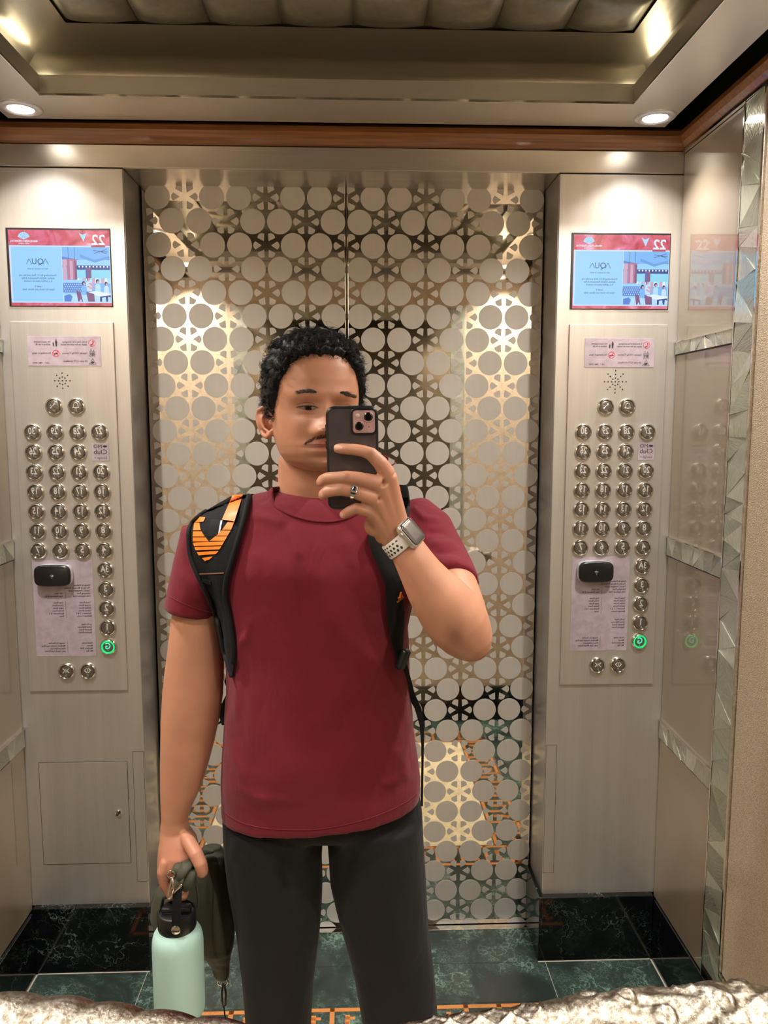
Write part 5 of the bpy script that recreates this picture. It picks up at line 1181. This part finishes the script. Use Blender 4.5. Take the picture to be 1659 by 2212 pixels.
# backpack: body behind the back, padded straps over both shoulders
M['orange'] = plain('orange_print', srgb(232, 124, 34), 0.45); M['webbing'] = fabric('black_webbing', srgb(16, 16, 17), srgb(22, 22, 24), 700, 0.7, 0.02, 0.6, spec=0.2)
bp = thing('backpack', 'black backpack with orange striped shoulder straps on his back', 'backpack', (-0.07, 1.56, 0.90))
m = MB(); RR = []
for z, w, d in ((.90, .10, .05), (.915, .135, .075), (.98, .15, .088), (1.15, .152, .092), (1.30, .145, .085), (1.38, .125, .07), (1.415, .08, .045)):
    RR.append([(-0.075+w*math.copysign(abs(math.cos(2*PI*k/40))**.6, math.cos(2*PI*k/40)), 1.575+d*math.copysign(abs(math.sin(2*PI*k/40))**.6, math.sin(2*PI*k/40)), z) for k in range(40)])
prt('pack_body', m.loft(RR), M['blackfab'], bp, 60)
prt('grab_loop', MB().tube([(-.11, 1.55, 1.41), (-.10, 1.54, 1.445), (-.05, 1.54, 1.445), (-.04, 1.55, 1.41)], .006, 8), M['webbing'], bp, True)
Lf = dense([(498, 1072), (472, 1087), (448.5, 1101), (422.5, 1120), (409.4, 1137), (406, 1159), (410.5, 1204), (427, 1246), (444, 1280), (461.5, 1319.5), (472.4, 1358.5), (483, 1410), (492, 1437), (500, 1462)], 5)
Rf = dense([(538, 1067.5), (539.5, 1071), (539.7, 1077), (533, 1107), (526, 1134), (520, 1155), (511, 1186), (500.6, 1222), (492, 1254), (489.7, 1291), (496, 1324), (501.7, 1358), (507, 1400), (507, 1430)], 5)
padL = strip(list(zip(Lf, Rf)), .010, 8, .011, None, 1.365, .004)
def overback(rings, Yend):                            # carry the strap over the top of the shoulder to the pack
    r0 = rings[0]; out = []
    for t in (1.0, .75, .5, .3, .12):
        out.append([np.array([p[0]+(-0.075-p[0])*.25*t, p[1]+(Yend-p[1])*t, p[2]-.015*t-.10*max(0, t-.3)]) for p in r0])
    return out+rings
prt('strap_pad', MB().loft(overback(padL, 1.54)), M['blackfab'], bp, 50)
edge = lambda pts, lift, rad, nm, mat: prt(nm, MB().tube([onshirt(x, y, lift, 1.32) for x, y in pts], rad, 8), mat, bp, True)
edge(Lf[11:]+np.array([1.5, 0]), .011, .0042, 'strap_binding', M['webbing']); edge(Rf[6:]+np.array([-3, 0]), .011, .0050, 'strap_binding', M['webbing'])
C5 = lambda x, y: (340+x/4.608, 1020+y/4.608)
LC = lambda y: np.interp(y, [375, 440, 500, 580, 640, 700, 770, 830, 880], [505, 405, 366, 355, 350, 353, 376, 412, 470])
RC = lambda y: np.interp(y, [225, 490, 570, 630, 690, 750, 800, 860, 890], [850, 766, 735, 700, 664, 630, 596, 528, 490])
VL = lambda y: np.interp(y, [460, 500, 560, 620, 690], [425, 418, 425, 455, 510]); VR = lambda y: np.interp(y, [460, 490, 560, 620, 690], [712, 702, 655, 600, 510])
PADT = BVHTree.FromPolygons([Vector(p) for r in padL for p in r], [f for f in MB().loft(padL).f])
def stripe(y0l, y1l, y0r, y1r, fl, fr, name='orange_stripe', mat=None, lift=.0022, tree=None):
    rings = []; nr = max(4, int(max(abs(y1l-y0l), abs(y1r-y0r))/11))
    for k in range(13):
        s = k/12; f = []
        ya, yb = y0l+(y0r-y0l)*s, y1l+(y1r-y1l)*s
        lastY = None
        for j in range(nr-1, -1, -1):
            y = ya+(yb-ya)*j/(nr-1); xl, xr = fl(y), fr(y); x = xl+(xr-xl)*s; p = C5(x, y)
            h = hit(tree or PADT, p[0], p[1]); 
            if h is None and lastY: lastY += .004; h = at(p[0], p[1], lastY)
            h = onshirt(p[0], p[1], .013, 1.32) if h is None else h
            lastY = h[1]
            d = (h-CAM)/np.linalg.norm(h-CAM); f.insert(0, h-d*lift)
        rings.append(f+[q+np.array([0, .002, 0]) for q in f[::-1]])
    prt(name, MB().loft(rings), mat or M['orange'], bp, 40)
stripe(440, 500, 450, 490, lambda y: LC(y)+4, lambda y: np.interp(y, [375, 500], [510, 455])); stripe(228, 470, 222, 490, lambda y: np.interp(y, [225, 470], [750, 642]), lambda y: RC(y), lift=.0065)
for a in ((505, 578, 495, 572), (590, 640, 582, 632), (650, 690, 640, 682)):
    stripe(a[0], a[1], a[0], a[1], LC, VL); stripe(a[2], a[3], a[2], a[3], VR, RC)
for a in ((702, 735, 690, 728), (747, 777, 738, 768), (797, 828, 786, 815), (856, 888, 842, 870)): stripe(a[0], a[1], a[2], a[3], LC, RC)
stripe(470, 640, 470, 640, lambda y: np.interp(y, [470, 640], [530, 500]), lambda y: np.interp(y, [470, 640], [650, 600]), 'inner_webbing', M['webbing'], .0012)
stripe(480, 610, 480, 610, lambda y: np.interp(y, [480, 610], [630, 604]), lambda y: np.interp(y, [480, 610], [646, 620]), 'reflective_cord', M['white_metal'], .0020)
stripe(1010, 1022, 998, 1010, lambda y: 402, lambda y: 660, 'pad_seam', plain('tan_thread', srgb(120, 84, 58), 0.7), .0012)
stripe(1060, 1095, 1085, 1125, lambda y: 445, lambda y: 528, 'strap_loop', M['webbing'], .006)
# the other strap, its buckle and hanging webbing
CR = lambda x, y: (740+x/4.608, 1020+y/4.608)
L2 = dense([(842, 1046), (836, 1070), (826, 1110), (806, 1140), (795, 1165), (803, 1191), (820, 1233), (833, 1270), (836, 1324), (842, 1367), (851, 1406), (861, 1432)], 5)
R2_ = dense([(876, 1048), (880, 1068), (882, 1105), (868, 1150), (856, 1190), (862, 1225), (868, 1250), (870, 1275), (874, 1322), (874, 1345), (871, 1380), (870, 1440)], 5)
padR = strip(list(zip(L2, R2_)), .010, 6, .010, None, 1.31, .003)
prt('strap_pad', MB().loft(overback(padR, 1.54)), M['blackfab'], bp, 50)
edge(R2_[:22]+np.array([-2, 0]), .012, .0045, 'strap_binding', M['webbing'])
PADR = BVHTree.FromPolygons([Vector(p) for r in padR for p in r], [f for f in MB().loft(padR).f])
def patch(pts, name, mat, lift, tree):
    P3 = []
    for x, y in pts:
        h = hit(tree, x, y); h = onshirt(x, y, .012, 1.31) if h is None else h
        d = (h-CAM)/np.linalg.norm(h-CAM); P3.append(h-d*lift)
    n = len(P3); prt(name, MB().add(P3+[p+np.array([0, .002, 0]) for p in P3], [tuple(range(n)), tuple(range(2*n-1, n-1, -1))]+[(i, (i+1) % n, n+(i+1) % n, n+i) for i in range(n)]), mat, bp)
patch([(850, 1050), (862, 1046), (867, 1058), (865, 1078), (858, 1082), (852, 1074)], 'orange_stripe', M['orange'], .003, PADR)
lg = lambda x, y: (840+x/9.22, 1240+y/9.22)
for q in (((195, 490), (225, 360), (262, 358), (232, 480)), ((250, 455), (275, 400), (285, 470), (262, 478)), ((180, 495), (178, 470), (190, 455), (198, 490))): patch([lg(*p) for p in q], 'strap_emblem', M['orange'], .002, PADR)
m = MB(); vs, fs = glyphs('adidas', 1.0); wmin, wmax = min(v[0] for v in vs), max(v[0] for v in vs)
q0, q1 = np.array(lg(312, 468)), np.array(lg(172, 578)); dv = (q1-q0)/(wmax-wmin); up2 = np.array([dv[1], -dv[0]]); up2 = up2/np.linalg.norm(up2)*np.linalg.norm(dv)*1.05; up2 = up2 if up2[1] < 0 else -up2
P3 = []
for v in vs:
    p = q0+dv*(v[0]-wmin)+up2*v[1]; h = hit(PADR, *p); h = onshirt(p[0], p[1], .012, 1.31) if h is None else h
    d = (h-CAM)/np.linalg.norm(h-CAM); P3.append(h-d*.002)
prt('strap_lettering', MB().add(P3, fs), M['orange'], bp)
bk = at(871, 1424, 1.285); LB = frame3(bk, (.55, .8, -.15), (.35, -.1, 1.0))
prt('buckle', slab(MB(), LB, 0, 0, .0085, .0185, .005, [(.002, -.006), (0, -.003), (0, .003), (.002, .006)]), M['blackplastic'], bp, 40)
def ribbon(pts, w, name, mat, par, dirw=(1, 0, 0), th=.0012):
    RR = []
    for (x, y, Y), ww in zip(pts, w): c = at(x, y, Y); d = np.array(dirw, float); RR.append([c-d*ww+np.array([0, -th, 0]), c+d*ww+np.array([0, -th, 0]), c+d*ww+np.array([0, th, 0]), c-d*ww+np.array([0, th, 0])])
    return prt(name, MB().loft(RR), mat, par)
ribbon([(870, 1436, 1.30), (878, 1465, 1.315), (888, 1500, 1.33), (903, 1530, 1.335), (911, 1566, 1.335), (913, 1610, 1.335), (912.5, 1660, 1.335), (911, 1741, 1.335)], [.0075, .0075, .0070, .0062, .0040, .0025, .0020, .0020], 'hanging_webbing', M['webbing'], bp)
ribbon([(503, 1440, 1.33), (498, 1456, 1.36), (494, 1472, 1.39), (497, 1492, 1.42), (489, 1510, 1.43), (482, 1530, 1.44), (481, 1548, 1.45), (484, 1566, 1.47)], [.006, .006, .008, .004, .0045, .0065, .0065, .004], 'hanging_webbing', M['webbing'], bp)

# bottle
bc = at(383, 2003, 1.285); zb = at(383, 2186, 1.285)[2]; zt = bc[2]
bt = thing('water_bottle', 'pale mint insulated water bottle with a black lid, hanging from his hand', 'bottle', (bc[0], bc[1], zb))
M['mint'] = NT('mint_powder_coat').set(color=srgb(188, 226, 214), rough=0.42)
Rb = .0442; H_ = zt-zb
prt('bottle_body', MB().lathe([(.036, zb), (.0405, zb+.001), (.0435, zb+.006), (Rb, zb+.016), (Rb, zt-.030), (.0435, zt-.020), (.0415, zt-.011), (.0375, zt-.004), (.0345, zt-.0005), (.0338, zt+.002), (.020, zt+.002)], (bc[0], bc[1], 0), n=64), M['mint'], bt, 50)
ld_ = prt('lid', MB().lathe([(.0325, zt+.001), (.0332, zt+.003), (.0332, zt+.030), (.0322, zt+.0325), (.0295, zt+.0335), (.0285, zt+.030), (.012, zt+.030)], (bc[0], bc[1], 0), n=56), M['blackplastic'], bt, 40)
prt('lid_spout', MB().box((bc[0]-.026, bc[1]-.010, zt+.029), (bc[0]+.026, bc[1]+.010, zt+.041), .005), M['blackplastic'], bt, 40)
prt('lid_loop', MB().tube([(bc[0]-.027, bc[1]+.004, zt+.036), (bc[0]-.024, bc[1]+.004, zt+.052), (bc[0]-.010, bc[1]+.006, zt+.055), (bc[0]-.002, bc[1]+.006, zt+.040)], .0028, 8), M['blackplastic'], bt, True)
hb = at(380.5, 2007, bc[1]-.033); ha = at(384, 1921, 1.262)
RR = []
for t in np.linspace(0, 1, 9):
    c = hb+(ha-hb)*t+np.array([0, -.004*math.sin(PI*t), 0]); w = .0072+.0006*t; RR.append([c+np.array([-w, -.001, 0]), c+np.array([w, -.001, 0]), c+np.array([w, .001, 0]), c+np.array([-w, .001, 0])])
prt('carry_strap', MB().loft(RR), M['webbing'], bt)
prt('strap_button', MB().lathe([(.0078, 0), (.0078, -.0022), (.0066, -.0032), (.0003, -.0036)], (hb[0], hb[1]-.001, hb[2]), 'y', 24), M['chrome'], bt, 40)
RR = [(at(369, 1889, 1.262)+np.array([.0062*math.cos(q), 0, .0062*math.sin(q)])) for q in np.linspace(0, 2*PI, 20)]
# bag hanging behind the bottle
M['olive'] = fabric('olive_nylon', srgb(58, 59, 44), srgb(68, 68, 52), 1200, 0.6, 0.06)
bg = thing('hip_bag', 'dark olive zipped hip bag hanging behind the bottle by his leg', 'bag', tuple(at(470, 2110, 1.40)))
BG = MB(); rows(BG, [(1828, 440, 478, 1.425), (1850, 420, 489, 1.42), (1885, 372, 495, 1.415), (1920, 338, 499, 1.41), (1950, 328, 503, 1.408), (1980, 326, 507, 1.406), (2003, 334, 508, 1.405), (2025, 372, 507, 1.404), (2045, 425, 504, 1.402), (2065, 446, 499, 1.40), (2085, 458, 496, 1.40), (2103, 461, 496, 1.40), (2114, 467, 494, 1.40)], [.012, .030, .040, .045, .047, .047, .045, .04, .034, .026, .018, .014, .010], e=2.3, n=36)
bgm = remesh('bag_body', BG, .003, 6, M['olive']); V = getv(bgm); P = project(V); N_ = getn(bgm); disp = np.zeros(len(V))
for r in (((440, 1842), (490, 1835), 4, -.004), ((435, 1858), (492, 1850), 4, .004), ((452, 1890), (462, 2060), 5, -.004), ((466, 1880), (478, 2060), 6, .004), ((455, 2072), (498, 2058), 4, .003), ((462, 2088), (494, 2090), 3, -.002), ((490, 1900), (500, 2040), 7, -.003)): ridge(*r)
setv(bgm, V+N_*(disp*np.clip(-N_[:, 1]*1.4, 0, 1))[:, None]); o = link('bag_body', bgm, bg)
BT_ = bvh(bgm); ob_ = lambda x, y, l: (lambda p: p-(p-CAM)/np.linalg.norm(p-CAM)*l)(hit(BT_, x, y, 1.37))
prt('zip', MB().tube([ob_(x, y, .0008) for x, y in dense([(452, 1886), (459, 1910), (459, 1945), (458, 1985), (461, 2040), (466, 2068)], 5)], .0011, 6), plain('bronze_zip', srgb(92, 76, 48), 0.35, 0.6), bg, True)
for pts, w in (([(412, 1856, 1.30), (402, 1872, 1.270), (390, 1888, 1.262), (382, 1900, 1.262)], [.011, .011, .009, .007]), ([(416, 1862, 1.30), (412, 1886, 1.268), (407, 1906, 1.262), (398, 1924, 1.266)], [.008, .010, .009, .006]), ([(392, 1858, 1.30), (384, 1875, 1.268), (377, 1890, 1.262)], [.010, .009, .006])):
    m = MB(); m.tube([at(*p) for p in pts], w, 10, True, .45); prt('hand_strap', m, M['olive'], bg, True)
prt('hand_strap', MB().tube([at(*p) for p in ((414, 1862, 1.30), (424, 1850, 1.33), (438, 1842, 1.36), (452, 1840, 1.40))], [.009, .010, .010, .010], 10, True, .4), M['olive'], bg, True)
prt('side_cord', MB().tube([at(*p) for p in dense([(419, 1890, 1.275), (424, 1912, 1.29), (428, 1940, 1.30), (427, 1962, 1.31)], 4)], .0022, 7), M['olive'], bg, True)
prt('end_ring', MB().tube([at(481+11*math.cos(q), 2121+8*math.sin(q), 1.395) for q in np.linspace(0, 2*PI, 20)], .0018, 7, False), M['chrome'], bg, True)
prt('strap_clip', MB().tube([at(*p) for p in ((482, 2124, 1.392), (480, 2140, 1.39), (479, 2160, 1.39), (482, 2176, 1.39), (488, 2170, 1.39), (488, 2146, 1.39), (485, 2128, 1.392))], .0019, 7), plain('dark_bronze', srgb(70, 60, 48), 0.3, 0.9), bg, True)
prt('tail_cord', MB().tube([at(*p) for p in dense([(484, 2176, 1.39), (486, 2195, 1.39), (490, 2212, 1.39), (489, 2235, 1.39)], 4)], .0014, 6), M['webbing'], bg, True)
cb = thing('carabiner', 'small steel carabiner clip joining the bottle strap to the bag strap', 'carabiner', tuple(at(368, 1920, 1.26)))
prt('clip_ring', MB().tube(RR, .0014, 8, False), M['chrome'], cb, True)
prt('clip_body', MB().tube([at(*p) for p in dense([(372, 1898, 1.262), (368, 1912, 1.258), (363, 1928, 1.256), (362, 1939, 1.256), (367, 1941, 1.256), (374, 1930, 1.258), (386, 1918, 1.258), (393, 1910, 1.260)], 4)], .0017, 8), M['chrome'], cb, True)
prt('clip_gate', MB().tube([at(374, 1896, 1.261), at(375, 1912, 1.257), at(372, 1934, 1.256)], .0022, 8), M['chrome'], cb, True)

# handrail in front of the mirror: slim in the middle, cast ornament swelling towards its ends
hr = thing('handrail', 'cast silver handrail with scaly relief along the bottom of the view', 'handrail', (-0.03, 0.75, 0.91))
def silver():
    t = NT('cast_silver'); v = t.coords(); nz = t.n('TexNoise', Scale=130.0, Detail=6.0, Roughness=0.7); t.l(v, nz.inputs['Vector']); t.bump(nz.outputs[0], 0.6, 0.0025)
    return t.set(color=t.ramp(nz.outputs[0], [(0.30, (0.10, 0.075, 0.045, 1)), (0.48, (0.30, 0.26, 0.20, 1)), (0.68, (0.62, 0.60, 0.56, 1))]), rough=0.20, metal=1.0)
M['silver'] = silver()
RX_ = [-.66, -.50, -.382, -.30, -.235, -.16, -.10, -.05, .02, .06, .11, .166, .22, .268, .32, .37, .45, .58, .66]; RR_ = [.040, .054, .054, .047, .037, .026, .018, .0135, .0135, .018, .0225, .0265, .036, .0433, .047, .049, .047, .045, .034]
cy_, cz_ = .75, .91
def relief(x, q):
    r = np.interp(x, RX_, RR_)
    if .055 < x < .20:
        a, b = (x*62+q*2.0) % 2, (x*62-q*2.0) % 2
        r += .0022*(math.exp(-((a-1)/.16)**2)+math.exp(-((b-1)/.16)**2))*min(1, (x-.055)/.03)
    for xc in (.196, .222): r -= .0028*math.exp(-((x-xc)/.0022)**2)
    if x > .235:
        k = min(1, (x-.235)/.03); r += k*(.0022*math.sin(q*3+x*60)+.0020*math.sin(x*150+2*math.sin(q*4+x*30))*math.sin(q*7+x*20)-.004)
        for j in range(14):
            xb = .25+.034*j; qb = .9+1.15*((j*7) % 5)/4; e = ((x-xb)/.0095)**2+(((q-qb+PI) % (2*PI)-PI)*.045/.0095)**2
            if e < 9: r += .0036*math.exp(-(e-1.0)**2/.35)+.0035*math.exp(-e*3)
    if x < -.07:
        r += .0045*abs(math.sin(x*58+.6*q))**.7*min(1, (-.07-x)/.05)-.002
    return r
def rail(x0, x1, nx, nq=96):
    m = MB(); RR = []
    for x in np.linspace(x0, x1, nx): RR.append([(x, cy_+relief(x, q)*math.cos(q), cz_+relief(x, q)*math.sin(q)) for q in [2*PI*k/nq for k in range(nq)]])
    return m.loft(RR)
prt('rail_centre', rail(-.0705, .0555, 40, 64), M['silver'], hr, True)
prt('rail_end', rail(-.66, -.07, 260), M['silver'], hr, True); prt('rail_end', rail(.055, .66, 300), M['silver'], hr, True)
for x in (-.565, .51): prt('wall_bracket', MB().tube([(x, .755, .91), (x, .68, .90), (x, .60, .91), (x, .581, .91)], [.022, .016, .018, .028], 16), M['silver'], hr, True)
